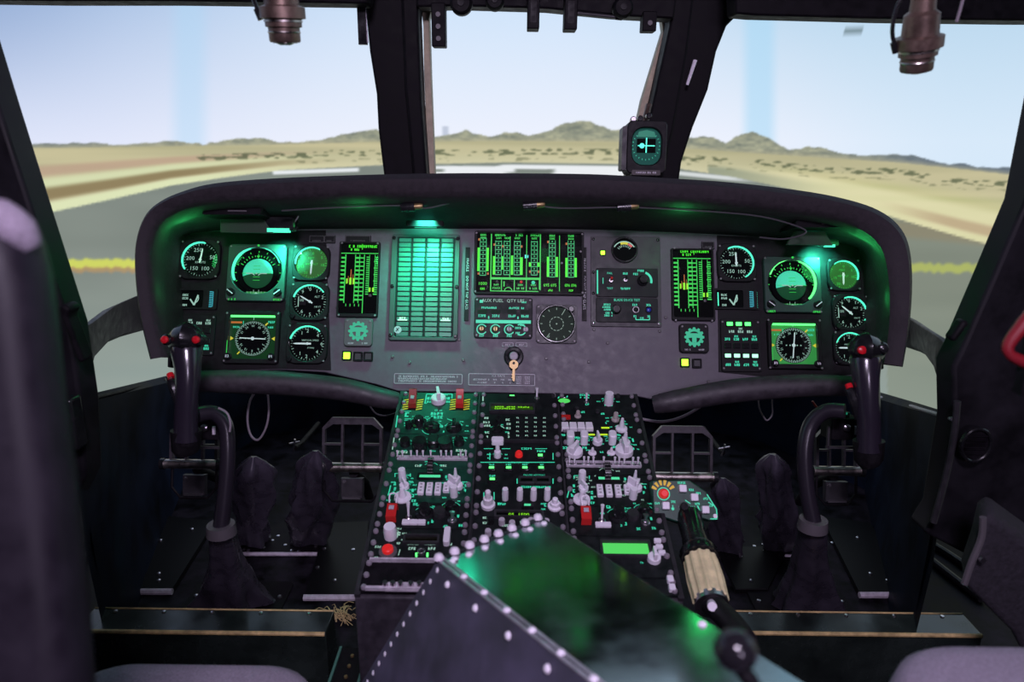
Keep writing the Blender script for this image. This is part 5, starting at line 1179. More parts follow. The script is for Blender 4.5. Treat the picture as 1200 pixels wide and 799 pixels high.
if up.z < 0: sgn = -1
else: sgn = 1
mb = MB(); mb.loops([[Q(0, 0, z_), Q(LA, 0, z_), Q(LA, LB2, z_), Q(0, LB2, z_)] for z_ in ((-.003, 0) if sgn > 0 else (0, .003))])
bev(obj('top_plate', mb, BOXT, t), .0015, 2)
# sloping left side, and the hidden sides down to the floor
q = atZ(424, 799, ZT-.20); ql = M_inv @ q
dirx = ql.x; dz = ql.z
side = [(0, 0, 0), Q(0, LB2), (ql.x+LB2*KL, LB2+ql.y*0.3, dz), (ql.x, ql.y, dz)]
mb = MB(); mb.loops([[tuple(Vector(p)) for p in side], [tuple(Vector(p)+Vector((.004, 0, -.003*sgn))) for p in side]]); obj('sloping_side', mb, BOXM, t)
mb = MB(); zf = -ZT*sgn+.002*sgn
ring = [(ql.x+.004, ql.y+.004), (LA-.002, .002), Q(LA-.002, LB2-.002)[:2], (ql.x+.004+KL*LB2, LB2-.002)]
Wm = t.matrix_world
def drop(x, y): w_ = Wm @ Vector((x, y, dz-.002*sgn)); w_.z = 0.001; return tuple(M_inv @ w_)
mb.loops([[(x, y, dz-.002*sgn) for x, y in ring], [drop(x, y) for x, y in ring]]); obj('pedestal', mb, BOXM, t)
mb = MB(); mb.loops([[(.0, .002, -.003*sgn), (LA, .002, -.003*sgn), (LA-.002, .002, dz), (ql.x+.004, ql.y+.004, dz)], [(.0, .006, -.003*sgn), (LA, .006, -.003*sgn), (LA-.002, .006, dz), (ql.x+.006, ql.y+.008, dz)]]); obj('rear_plate', mb, BOXM, t)
mb = MB(); mb.loops([[(LA-.003, 0, -.003*sgn), (LA-.003+KR*LB2, LB2, -.003*sgn), (LA-.003+KR*LB2, LB2, dz), (LA-.003, 0, dz)], [(LA, 0, -.003*sgn), (LA+KR*LB2, LB2, -.003*sgn), (LA+KR*LB2, LB2, dz), (LA, 0, dz)]]); obj('right_plate', mb, BOXM, t)
# aluminium edge angle along the left top edge
mb = MB()
for (xa, xb, za, zb) in ((-.001, .0035, .0005, .002), (.0055, .0095, .0005, .002)):
    mb.loops([[Q(xa, 0, z_*sgn), Q(xb, 0, z_*sgn), Q(xb, LB2, z_*sgn), Q(xa, LB2, z_*sgn)] for z_ in (za, zb)])
obj('edge_strip', mb, STRAP, t)
mb = MB(); mb.loops([[Q(.003, 0, z_*sgn), Q(.006, 0, z_*sgn), Q(.006, LB2, z_*sgn), Q(.003, LB2, z_*sgn)] for z_ in (.0004, .0012)]); obj('edge_groove', mb, BLKG, t)
mb = MB(); d = .005*sgn; mb.tube([(-.002, .0, 0), (LA, 0, 0)], .0028, 8); obj('far_edge_bar', mb, BLKG, t)
rv = MB(); rv.lathe([(.0040, 0), (.0038, .0012), (.0026, .0026), (.0008, .0032)], n=14)
if sgn < 0: rv.v = [Vector((v.x, v.y, -v.z)) for v in rv.v]
RV = rv.mesh('rivet', LIL)
rb = MB(); rb.lathe([(.0058, 0), (.0056, .003), (.004, .006), (.001, .0072)], n=16)
if sgn < 0: rb.v = [Vector((v.x, v.y, -v.z)) for v in rb.v]
RB = rb.mesh('rivet', mat('bright_rivet', (.75, .68, .78), .35))
for k in range(8): obj('rivet', RB, None, t, (LA*(k+.1)/7.6, .001, .001*sgn))
for k in range(7): obj('rivet', RV, None, t, (LA*(k+.35)/7, .016, 0))
for k in range(13): obj('rivet', RV, None, t, Q(.016 if k == 0 else .0045, LB2*(k+.35)/13, .0015*sgn))
sd = (Vector(side[3])-Vector(side[0])); su = Vector((KL, 1, 0)); sn = sd.cross(su).normalized()
if sn.z*sgn < 0: sn = -sn
qr = Vector((0, 0, sgn)).rotation_difference(sn)
for k in range(12):
    p = sd*((k+.6)/12)+Vector((0, .012, 0))+sn*.0005; o = obj('rivet', RV, None, t, tuple(p)); o.rotation_mode = 'QUATERNION'; o.rotation_quaternion = qr
for k in range(9):
    p = sd.normalized()*.016+Vector(Q(0, LB2*(k+.7)/9, 0))+sn*.0005; o = obj('rivet', RV, None, t, tuple(p)); o.rotation_mode = 'QUATERNION'; o.rotation_quaternion = qr
mb = MB(); c0 = sd.normalized()*.055+Vector((0, .058, 0)); e1 = Vector((0, 1, 0)); e2 = sd.normalized()
mb.add([tuple(c0+e1*a+e2*b_+sn*z) for z in (.0008, .0016) for a, b_ in ((-.010, 0), (.006, -.006), (.010, .002), (.004, .006))], [(0, 1, 2, 3), (4, 5, 6, 7), (0, 1, 5, 4), (1, 2, 6, 5), (2, 3, 7, 6), (3, 0, 4, 7)]); obj('pale_scuff', mb, LILM, t)
obj('corner_rivet', RV, None, t, Q(LA*.94, LB*.90, 0)); 
# black ball knob lever by the box corner
p = atD(862, 762, .40); t = thing('ball_handle', 'shiny black ball handle at the right corner of the riveted box', 'handle', Matrix.Translation(p))
mb = MB(); r_ = .0115; mb.lathe([(.0005+r_*sin(pi*i/14), -r_*cos(pi*i/14)) for i in range(15)], n=28); obj('ball', mb, mat('ball_gloss_black', (.012, .011, .014), .12), t)
mb = MB(); mb.tube([(0, 0, -.008), (.016, -.010, -.03), (.07, -.02, -.16), (.10, -.02, -p.z+.001)], [.0045, .0048, .006, .009], 14, 3); obj('stalk', mb, BLK, t)

# ================================================================== COLLECTIVES
def collective(label, gp, gD, hp, hD, bp, bD, head=True):
    """gp grip centre, hp head, bp lower end (px) with distances"""
    A = atD(*bp, bD); G = atD(*gp, gD); H = atD(*hp, hD)
    t = thing('collective_lever', label, 'lever', Matrix.Translation(Vector((A.x, A.y, A.z))))
    d = (H-G).normalized(); a = G-d*.045-A; b = G+d*.035-A; h = H-A
    m_ = MB(); m_.tube([(0, 0, 0), tuple(a*.5+Vector((.004, 0, 0))), tuple(a)], [.016, .015, .015], 18, 4); obj('shaft', m_, CREAM if not head else CASE, t)
    m_ = MB(); L = []; n_ = 48; e1 = d.cross(Vector((0, 0, 1))).normalized(); e2 = d.cross(e1)
    for k, rr_ in ((0, .019), (.04, .024), (.5, .0255), (.96, .024), (1, .020)):
        c = a.lerp(b, k); L.append([tuple(c+(e1*cos(2*pi*j/n_)+e2*sin(2*pi*j/n_))*(rr_*(1 if (j//2) % 2 else .90))) for j in range(n_)])
    m_.loops(L); obj('ribbed_grip', m_, CREAM, t)
    m_ = MB(); m_.tube([tuple(b), tuple(b+d*.012), tuple(b+d*.022)], [.0265, .0275, .022], 20); obj('collar', m_, BLKG, t)
    m_ = MB(); m_.tube([tuple(b+d*.018), tuple(b.lerp(h, .5)), tuple(h-d*.01)], [.021, .018, .020], 18, 3); obj('neck', m_, BLKG, t)
    # clamp
    m_ = MB(); m_.tube([tuple(a-d*.004), tuple(a+d*.006)], .0225, 18); obj('clamp_ring', m_, CHR, t)
    m_ = MB(); cl = a-(H-G).cross(X1).normalized()*0; n3 = (CAM-G).normalized(); m_.tube([tuple(a+n3*.018), tuple(a+n3*.034-d*.004)], .006, 12); obj('clamp_screw', m_, LIL, t)
    return t, A, h
t, A, h = collective('collective lever right of the console with a cream ribbed grip and switch box on top', (826, 677), 1.0, (806, 600), 1.12, (872, 752), .86)
HF = Frame(atD(803, 588, 1.11), X1, Vector((0, .55, .83)))
Mt = t.matrix_world.inverted() @ HF.mat(0, 0, 0); s = 1.11/F
def hobj(name, mb, m, parent=t, M=None, sm_=35):
    o = obj(name, mb, m, parent, smooth=sm_)
    o.matrix_local = M if M is not None else Mt
    return o
mb = MB(s); mb.prism([(-38, 24), (6, 26), (26, 12), (37, -8), (38, -20), (28, -21), (4, -14), (-8, -24), (-38, -14)], -16, 0, 1.5); box_ = hobj('switch_box', mb, CONB)
def sub(name, mb, m, sm_=35): o = obj(name, mb, m, box_, smooth=sm_); return o
mb = MB(s)
for k in range(6):
    a0 = 25+k*24; mb.arc(-25, 10, 9, 15, a0, a0+14, .3, 4)
sub('hazard_stripes', mb, mat('hazard_yellow', (0, 0, 0)), 0)
mb = MB(s); mb.lathe([(6, 0), (5.4, 5), (3.5, 7), (.3, 7)], -25, 9, 16); sub('red_knob', mb, E_RED)
for x, y in ((-3, 15), (-24, -5), (10, 5), (22, -9)):
    mb = MB(s); mb.prism(rr(x, y, 8.5, 8.5, 1, 2), 0, 7, .8); sub('square_button', mb, LIL)
mb = MB(s); mb.lathe([(4.5, 0), (4, 5), (5, 7), (4, 9), (.3, 9)], -3, -6, 14); sub('thumb_switch', mb, BLKG)
mb = MB(s); mb.lathe([(2.5, 0), (2.5, 4)], 33, -16, 10); sub('small_button', mb, LIL)
mb = MB(s)
for x, y, w_ in ((-3, 22, 10), (8, 14, 7), (16, 10, 7), (-14, 0, 7), (-33, -2, 6), (-15, -8, 5), (8, -6, 6), (24, 4, 6), (30, -4, 5), (14, -2, 6)): mb.scrib(x, y, w_, 2.6, .3)
mb.line(26, 9, 36, -8, 1.2, .3); mb.line(36, -8, 36, -18, 1.2, .3); mb.line(14, -4, 17, -12, 1.4, .3); mb.line(27, 0, 33, -4, 1.2, .3); mb.arc(-25, 9, 6.6, 7.6, 0, 359, .3, 20); mb.line(-15, -4, -15, -10, 1, .3); mb.line(0, 2, 6, -2, 1, .3); mb.line(28, -19, 36, -19, 1.2, .3)
sub('legends', mb, T_TEAL, 0)
# left collective, mostly hidden behind the near post
t2, A2, h2 = collective('collective lever at the far left half hidden behind the near seat edge', (60, 640), 1.0, (66, 590), 1.12, (40, 730), .88)
p = atD(72, 566, 1.12); HF2 = Frame(p, Vector((.35, .35, -.5)), Vector((0, .55, .83))); s = 1.12/F
mb = MB(s); mb.prism([(-10, -24), (12, -18), (14, 20), (-6, 24)], -12, 0, 1.2); bx2 = obj('switch_box', mb, CONB, t2); bx2.matrix_local = t2.matrix_world.inverted() @ HF2.mat(0, 0, 0)
mb = MB(s)
for x, y, w_ in ((0, 14, 8), (2, 6, 8), (-2, -2, 8), (4, -10, 8), (0, -17, 7)): mb.scrib(x, y, w_, 3, .3)
mb.line(10, 14, 10, -14, 1, .3); obj('legends', mb, T_TEAL, bx2, smooth=0)

# ================================================================== CYCLIC STICKS
def cyclic(label, side, g_top, D, shaft, boot):
    """g_top: px of the head; shaft: px list downwards; boot: outline px"""
    Hd = atD(*g_top, D)
    bp = atZ(*boot['base'], .012)
    t = thing('cyclic_stick', label, 'control stick', Matrix.Translation(bp)); L = lambda px, py, d: tuple(atD(px, py, d)-bp)
    gx, gy = g_top
    # curved pistol grip: tapering body
    dx = boot.get('gdx', 0)
    m_ = MB(); m_.tube([L(gx+dx, gy+118, D+.00), L(gx+dx, gy+92, D-.005), L(gx+dx*.6+1, gy+62, D-.012), L(gx+1, gy+34, D-.012), L(gx, gy+14, D-.006), L(gx, gy+2, D)], [.019, .018, .0175, .020, .024, .020], 20, 4)
    obj('grip', m_, mat('grip_gloss_black', (.020, .016, .026), .22, spec=.9), t)
    m_ = MB(); m_.tube([L(gx-14, gy+4, D), L(gx, gy-2, D-.010), L(gx+14, gy+4, D)], [.015, .026, .015], 18, 4); m_.tube([L(gx, gy-14, D), L(gx, gy-4, D-.012)], [.012, .020], 16); obj('grip_head', m_, BLKG, t)
    for ddx, ddy, mm, r_ in ((-18, 0, REDP, .0062), (18, 0, REDP, .0062)) if side == 'l' else ((-12, 0, REDP, .0070), (13, -2, BLKG, .0075)):
        m_ = MB(); c = Vector(L(gx+ddx, gy+ddy, D-.006)); q = c-fwd*.018; m_.tube([tuple(c), tuple(q), tuple(q-fwd*.003)], [r_*1.5, r_*1.4, r_*1.0], 14); k = obj('button_housing', m_, BLKG, t)
        m_ = MB(); m_.tube([tuple(q), tuple(q-fwd*.007), tuple(q-fwd*.009)], [r_, r_*.95, r_*.5], 14); obj('red_button' if mm == REDP else 'trim_hat', m_, mat('glossy_red', (.6, .01, .02), .3) if mm == REDP else mm, k)
    # side trigger
    sx = -1
    m_ = MB(); m_.tube([L(gx-20, gy+44, D), L(gx-14, gy+58, D-.008), L(gx-8, gy+80, D)], [.007, .0085, .006], 10, 3); obj('trigger', m_, BLKG, t)
    m_ = MB(); m_.tube([L(gx-20, gy+40, D-.006), L(gx-18, gy+45, D-.009)], .0055, 10); obj('side_button', m_, mat('glossy_red', (.6, .01, .02), .3), t)
    # base cup with green lit plate
    m_ = MB(); m_.tube([L(gx+dx, gy+106, D+.004), L(gx+dx, gy+128, D+.008), L(gx+dx+2, gy+134, D+.01)], [.024, .022, .016], 16); obj('grip_cup', m_, CASE, t)
    # shaft
    P_ = [L(a, b, d) for a, b, d in shaft]; m_ = MB(); m_.tube(P_, [.0125]*(len(P_)-1)+[.0135], 16, 5); obj('shaft', m_, mat('shaft_satin_black', (.018, .015, .022), .28), t)
    # leather boot: folded skirt from collar to floor
    top_c = Vector(P_[-1]); rings = []; n_ = 40
    rnd = random.Random(5 if side == 'l' else 9)
    ph = [rnd.random()*6 for _ in range(6)]
    for i in range(15):
        f_ = i/14; c = top_c.lerp(Vector(boot['foot']) if 'foot' in boot else Vector((0, 0, 0)), f_); w1 = lerp(.022, boot['w'], f_**2.0); w2 = lerp(.022, boot['w']*.8, f_**2.0)
        ring_ = []
        for j in range(n_):
            a = 2*pi*j/n_; fold = 1+(.03+.14*f_)*sin(4*a+ph[0]+f_*2.4)+.10*f_*sin(7*a+ph[1]-f_*3)-.20*f_*abs(sin(2.5*a+ph[4]+f_*2))**.5+.1*f_+.06*sin(f_*16+ph[2]+1.5*sin(a+ph[3]))*f_
            ring_.append((c.x+w1*fold*cos(a), c.y+w2*fold*sin(a), max(0.0, c.z)))
        rings.append(ring_)
    m_ = MB(); m_.loops(rings); obj('leather_boot', m_, LEA, t, smooth=60)
    m_ = MB(); m_.tube([tuple(top_c+Vector((0, 0, .006))), tuple(top_c+Vector((0, 0, -.012)))], [.0225, .0245], 18); obj('boot_clamp', m_, PLEATH, t)
    m_ = MB(); W2 = boot['w']*1.35; m_.prism(rr(0, 0, W2*2, W2*1.7, .01, 3), -.0115, -.007, .001); pl = obj('floor_flange', m_, BLK, t)
    for k in range(8):
        a = 2*pi*(k+.5)/8; m_ = MB(); m_.lathe([(.0045, -.007), (.004, -.004), (.0015, -.003)], n=10); obj('bolt', m_, CHR, pl, (W2*.93*cos(a) if abs(cos(a)) > .4 else W2*.6*cos(a), W2*.78*sin(a), 0))
    return t
cyclic('left cyclic control stick with glossy black grip and two red thumb buttons', 'l', (219, 398), 1.16, [(232, 486, 1.175), (250, 484, 1.19), (264, 498, 1.20), (267, 530, 1.20), (264, 575, 1.20), (259, 618, 1.20)], {'base': (272, 706), 'w': .072, 'gdx': -1})
cyclic('right cyclic control stick leaning outward, red thumb button on its head', 'r', (1014, 410), 1.16, [(990, 482, 1.175), (968, 482, 1.19), (950, 498, 1.20), (943, 530, 1.20), (946, 575, 1.20), (953, 612, 1.20)], {'base': (945, 712), 'w': .072, 'gdx': 4})
# equipment boxes beside each stick base (green lit top)
for lab, px, fl_ in (('small black junction box with green lit top beside the left stick', 240, 1), ('small black junction box beside the right stick', 992, -1)):
    p = atD(px, 495, 1.24); fr_ = Frame(p, X1, Vector((0, .2, 1))); t = thing('junction_box', lab, 'box', fr_.mat(0, 0, 0)); s = 1.24/F
    mb = MB(s); mb.box(0, -8, 34, 26, -30, 0, 1.5); obj('housing', mb, BLK, t)
    mb = MB(s); mb.box(4*fl_, 8, 20, 6, -22, -4, 1); obj('circuit_block', mb, mat('green_block', (.01, .10, .05), .4), t)
    mb = MB(s); mb.scrib(4*fl_, 10, 14, 2.5, -3.8); obj('lit_mark', mb, em('dim_teal', (.03, .5, .3), .5), t, smooth=0)
    mb = MB(s); mb.lathe([(4.5, 0), (4.3, 3), (2, 4.5), (.4, 4.5)], 0, -6, 16); obj('round_plug', mb, CHR, t)
    mb = MB(s); mb.box(11, -9, 3, 10, 0, 3, .5); obj('terminal', mb, LILM, t)
    mb = MB(s); mb.box(0, -30, 44, 3, -4, 0, .4); mb.box(-20, -18, 2.5, 26, -4, 0, .4); obj('bracket', mb, PLATE, t)

# ================================================================== PEDALS
def pedal(label, cx, top, w_, h_, D, tube_y, clip=None, low=True):
    p = atD(cx, tube_y, D); fr_ = Frame(p, X1, Vector((0, .30, 1))); s = D/F
    t = thing('rudder_pedal', label, 'pedal', fr_.mat(0, 0, 0)); H = (tube_y-top); hw = w_/2
    mb = MB(s); outl = [(-hw, 0), (-hw, H-12), (-hw+11, H), (hw-11, H), (hw, H-12), (hw, 0)]
    th = 3.2
    inn = [(-hw+th, 0), (-hw+th, H-14), (-hw+12, H-8), (hw-12, H-8), (hw-th, H-14), (hw-th, 0)]
    n_ = len(outl); V = [(x, y, z) for z in (-4, 4) for P_ in (outl, inn) for x, y in P_]; Fc = []
    for i in range(n_-1):
        Fc += [(i, i+1, n_+i+1, n_+i), (2*n_+i, 2*n_+i+1, 3*n_+i+1, 3*n_+i), (i, i+1, 2*n_+i+1, 2*n_+i), (n_+i, n_+i+1, 3*n_+i+1, 3*n_+i)]
    mb.add(V, Fc); PM = mat('pedal_worn_black', (.035, .030, .038), .42, noise=.5, nscale=80)
    obj('pedal_frame', mb, PM, t)
    for x in (-w_*.17, w_*.17):
        mb = MB(s); mb.box(x, H*.5-2, 2.6, H-10, -3, 3, .4); obj('grid_bar', mb, PM, t)
    for x0, x1 in ((-hw+2, -w_*.17), (w_*.17, hw-2)):
        mb = MB(s); mb.box((x0+x1)/2, H*.46, x1-x0, 2.4, -3, 3, .4); obj('grid_bar', mb, PM, t)
    mb = MB(s); mb.tube([(-hw-6, 0, 4), (hw+2, 0, 4)], 5.6, 18); obj('foot_tube', mb, STL, t)
    for x in (-hw-7, hw+3):
        mb = MB(s); mb.tube([(x-2.5, 0, 4), (x+2.5, 0, 4)], 6.6, 16); obj('end_cap', mb, BLKG, t)
    if low:
        mb = MB(s); mb.tube([(-hw+2, -4, 0), (-hw+2, -28, 0), (-hw+12, -40, 0), (hw-12, -40, 0), (hw-2, -28, 0), (hw-2, -4, 0)], 1.6, 8); obj('lower_hoop', mb, BLK, t)
        mb = MB(s); mb.box(0, -25, 26, 24, -6, 2, 1); bb = obj('brake_block', mb, PLATE, t)
        mb = MB(s); mb.box(0, -36, 22, 2.4, 2, 4, .4); obj('wear_strip', mb, CHR, bb)
        mb = MB(s); mb.lathe([(2, 2), (1.6, 4)], -9, -17, 8); obj('bolt', mb, CHR, bb)
    mb = MB(s); mb.tube([(0, -8, -8), (0, -30, -70), (0, -60, -110)], 6, 12); obj('pedal_arm', mb, BLK, t)
pedal('left pilot inner rudder pedal with grid frame and shiny tube, beside the console', 413, 489, 70, 0, 1.42, 547)
pedal('left pilot outer rudder pedal, half hidden behind the left stick', 228, 496, 56, 0, 1.42, 543)
pedal('right pilot inner rudder pedal with grid frame, behind the collective switch box', 799, 499, 70, 0, 1.42, 558, low=False)
pedal('right pilot outer rudder pedal, half hidden behind the right stick', 980, 500, 50, 0, 1.42, 551)

def gaiter(label, cx, ytop, ybot, wt, wb, D, lean=0, seed=1, fw=1.0):
    """crumpled leather pedal gaiter, closed solid standing on its flange"""
    T = atD(cx+lean, ytop, D); B = atZ(cx, ybot, .012) 
    t = thing('pedal_gaiter', label, 'gaiter', Matrix.Translation(B)); s = D/F; rnd = random.Random(seed); ph = [rnd.random()*6.3 for _ in range(8)]
    n_ = 56; m_ = 26; rings = []
    for i in range(m_+1):
        f_ = i/m_; pin = sm(-.03, .16, f_)**.7; c = (T-B).lerp(Vector((0, 0, 0)), f_); w1 = lerp(wt, wb, f_**.8)*s/2; ring_ = []
        bulge = 1+.14*sin(f_*pi*2.2+ph[0])
        for j in range(n_):
            a = 2*pi*j/n_
            r_ = 1+.16*sin(3*a+ph[2]+f_*4)-.26*abs(sin(2.5*a+ph[1]+2.6*f_+.6*sin(f_*9)))**.5+.12-.14*abs(sin(4.5*a+ph[3]-f_*6))**.6+.13*abs(sin(f_*8+ph[4]+1.6*sin(2*a+ph[5])))
            ring_.append((c.x+pin*w1*bulge*r_*cos(a), c.y+pin*w1*.8*bulge*r_*sin(a), max(.0, c.z)))
        rings.append(ring_)
    mb = MB(); mb.loops(rings); obj('folded_leather', mb, LEA, t, smooth=50)
    mb = MB(); W_ = wb*s*.60; mb.prism(rr(0, -W_*.1, W_*2, W_*1.5, .006, 3), -.0115, -.006, .001); fl_ = obj('floor_flange', mb, BLK, t)
    for k in range(6):
        a = 2*pi*k/6+.3; b = MB(); b.lathe([(.004, -.006), (.0036, -.003), (.0012, -.002)], n=10); obj('bolt', b, CHR, fl_, (W_*.86*cos(a), -W_*.1+W_*.62*sin(a), 0))
gaiter('creased black leather gaiter right behind the left stick shaft', 297, 535, 632, 44, 50, 1.42, 0, 2)
gaiter('creased black leather gaiter left of the inner left pedal, bunched at its foot', 362, 528, 632, 46, 62, 1.35, 8, 5)
gaiter('creased black leather gaiter between the collective lever and the right pedals', 851, 560, 640, 30, 44, 1.42, -4, 8)
gaiter('creased black leather gaiter just left of the right stick shaft', 912, 532, 640, 50, 46, 1.40, -6, 11)

# ================================================================== FLOOR FITTINGS
def onfloor(px, py, z=0.0): return atZ(px, py, z)
def plate(name, label, pts, zt=.008, m=BLK, edge=None, bolts=()):
    Q = [onfloor(a, b, zt) for a, b in pts]; c = sum(Q, Vector())/len(Q); c.z = 0
    t = thing(name, label, 'plate', Matrix.Translation(c)); P_ = [(q_.x-c.x, q_.y-c.y) for q_ in Q]
    mb = MB(); mb.prism(P_, .0, zt, .0015); obj('plate_body', mb, m, t)
    if edge:
        a, b = P_[edge[0]], P_[edge[1]]; mb = MB(); mb.tube([(a[0], a[1]-.002, zt*.6), (b[0], b[1]-.002, zt*.6)], zt*.55, 8); obj('front_edge_highlight', mb, LILM, t)  # pale bar stands in for the highlight along the front edge
    for x, y in bolts:
        q_ = onfloor(x, y, zt); mb = MB(); mb.lathe([(.0042, zt-.0005), (.0038, zt+.002), (.0012, zt+.003)], q_.x-c.x, q_.y-c.y, 10); obj('bolt', mb, CHR, t)
MATB = mat('heel_plate_black', (.004, .004, .005), .45, spec=.15)
plate('heel_plate', 'flat black heel plate on the floor left of the left stick', [(136, 690), (202, 690), (252, 610), (196, 604)], .012, MATB, (0, 1), [(188, 633), (225, 620), (160, 668), (186, 672), (186, 680)])
plate('heel_plate', 'flat black heel plate on the floor between the left stick and the console', [(356, 697), (425, 697), (432, 610), (384, 612)], .012, MATB, (0, 1), [(380, 643), (414, 644), (372, 665), (392, 680)])
plate('heel_plate', 'flat black heel plate on the floor right of the right stick', [(1007, 694), (1069, 694), (1020, 612), (962, 604)], .012, MATB, (0, 1), [(975, 636), (1005, 630), (1020, 672), (1041, 672), (1040, 680)])
plate('heel_plate', 'flat black heel plate on the floor between the collective and the right stick', [(862, 690), (900, 690), (925, 640), (840, 640)], .010, MATB, None, [(868, 652), (880, 680)])
plate('gaiter_base_plate', 'floor base plate under the two left pedal gaiters', [(262, 647), (372, 647), (388, 612), (276, 612)], .008, BLK, (0, 1), [(291, 645), (342, 645), (370, 640), (286, 628), (326, 628), (372, 622)])
plate('gaiter_base_plate', 'floor base plate under the two right pedal gaiters', [(850, 648), (938, 650), (944, 616), (846, 614)], .008, BLK, (0, 1), [(864, 640), (884, 640), (912, 642), (930, 640)])
# side floor rails by the doors
def rail(label, pts, m=PLATE, r_=.008):
    P_ = [onfloor(a, b, r_) for a, b in pts]; c = P_[0].copy(); c.z = 0; m_ = MB(); m_.tube([tuple(p-c) for p in P_], r_, 10, 1); o = obj('floor_rail', m_, m, label=label, cat='rail'); o.location = c
rail('inner of two floor rails beside the left door', [(150, 618), (118, 640), (78, 668)]); rail('outer of two floor rails beside the left door', [(135, 612), (105, 630), (72, 652)])
rail('inner of two floor rails beside the right door', [(1046, 622), (1090, 655), (1150, 702)]); rail('outer of two floor rails beside the right door', [(1060, 618), (1110, 648), (1170, 688)])

def beam(label, x0, x1, y_far, y_near, y_bot, zt=.12):
    a = atZ(x0, y_far, zt); b = atZ(x1, y_far, zt); c = atZ(x1, y_near, zt); d = atZ(x0, y_near, zt)
    o_ = Vector(((a.x+b.x)/2, c.y, 0)); t = thing('seat_front_beam', label, 'beam', Matrix.Translation(o_)); ya = a.y-o_.y; yc = c.y-o_.y
    mb = MB(); mb.loops([[(x, ya, 0), (x, ya, zt), (x, yc, zt), (x, yc, .0)] for x in (d.x-o_.x, c.x-o_.x)]); bev(obj('beam_body', mb, BEAM, t), .002, 2)
    mb = MB(); mb.tube([(d.x-o_.x+.002, yc-.0005, zt-.001), (c.x-o_.x-.002, yc-.0005, zt-.001)], .0036, 8); obj('worn_near_edge', mb, WOOD, t)
    mb = MB(); mb.tube([(d.x-o_.x+.002, ya, zt), (c.x-o_.x-.002, ya, zt)], .0018, 8); obj('worn_far_edge', mb, WOOD, t)
    for k in range(5):
        mb = MB(); mb.lathe([(.0035, zt), (.003, zt+.002), (.001, zt+.0025)], (d.x-o_.x)+(c.x-d.x)*(k+.5)/5, ya-.008, 10); obj('bolt', mb, CHR, t)
beam('glossy black floor beam with a worn pale edge in front of the left seat', 84, 382, 712, 742, 790)
beam('glossy black floor beam with a worn pale edge in front of the right seat', 862, 1152, 716, 744, 790)
# frayed straw coloured patch at the beam end
q_ = onfloor(398, 722, .0); mb = MB(); rnd = random.Random(4)
for k in range(60):
    a = rnd.uniform(0, 6.28); l = rnd.uniform(.01, .03); x, y = rnd.gauss(0, .012), rnd.gauss(0, .010); mb.tube([(x, y, .002), (x+l*.5*cos(a), y+l*.5*sin(a), .006+rnd.random()*.006), (x+l*cos(a), y+l*sin(a), .002)], .0007, 5)
o = obj('frayed_fibres', mb, mat('straw_fibre', (.55, .42, .2), .7), label='little tuft of frayed straw coloured fibres on the floor beside the console', cat='fibres', kind='stuff'); o.location = q_

# throttle quadrant like slotted block lower left of the console
p = atZ(408, 785, .10); t = thing('terminal_block', 'small green edged slotted block on the floor left of the console front', 'block', Matrix.Translation(Vector((p.x, p.y, 0))))
mb = MB(); mb.loops([[(-.030, -.10, 0), (.030, -.10, 0), (.026, -.10, .10), (-.024, -.10, .10)], [(-.030, .05, 0), (.030, .05, 0), (.026, .05, .10), (-.024, .05, .10)]]); obj('block_body', mb, BLK, t)
mb = MB(); mb.box(-.022, -.025, .004, .148, .10, .104); mb.box(.022, -.025, .004, .148, .10, .104); obj('edge_strip', mb, mat('green_grey_strip', (.05, .16, .12), .4), t)
for k in range(6):
    mb = MB(); mb.lathe([(.003, .100), (.0028, .103), (.001, .104)], 0, -.085+k*.023, 10); obj('contact_stud', mb, BRS, t)
mb = MB(); mb.box(.050, -.02, .022, .14, 0, .11, .003); obj('side_block', mb, PLATE, t)

# cables under the panel
def cable(label, pts, D, r_, m, name='hanging_cable'):
    mb = MB(); mb.tube([tuple(atD(a, b, D)) for a, b in pts], r_, 8, 6); obj(name, mb, m, label=label, cat='cable')
cable('pale cable hanging in a narrow loop under the left part of the panel', [(302, 455), (293, 470), (290, 492), (294, 510), (303, 515), (312, 500), (315, 480), (313, 455)], 1.44, .0022, WIRE)
cable('thin cable drooping from the panel edge beside the left of the console', [(430, 470), (440, 484), (452, 487), (464, 484)], 1.40, .0016, WIRE)
cable('thin grey cable drooping below the panel right of the console', [(748, 490), (775, 494), (800, 488), (825, 474)], 1.42, .0028, WIRE)
cable('short looped cable hanging below the right part of the panel', [(888, 458), (890, 478), (896, 490), (900, 492), (905, 485), (905, 470), (908, 458)], 1.46, .0016, WIRE)
cable('small red cable under the panel left of the right stick', [(952, 470), (958, 478), (966, 480), (974, 474)], 1.42, .0020, RWIRE)
cable('short black hose curving from the stick box beside the left stick', [(256, 478), (266, 484), (270, 496), (269, 506)], 1.17, .0020, WIRE)
for lab, px, py in (('small shiny cross fitting on the dark wall above the left gaiters', 345, 520), ('small shiny cross fitting on the dark wall above the right gaiters', 848, 526)):
    p = atD(px, py, 1.75); t = thing('tap_fitting', lab, 'fitting', Matrix.Translation(p)); mb = MB(); mb.tube([(-.004, 0, -.018), (.002, 0, .012)], .0022, 8); mb.tube([(-.012, 0, 0), (.014, 0, .006)], .0022, 8); obj('cross_handle', mb, CHR, t)
    mb = MB(); mb.tube([(0, 0, -.01), (.002, .05, -.02), (.004, .2, -.03)], .006, 10); obj('pipe', mb, BLK, t)

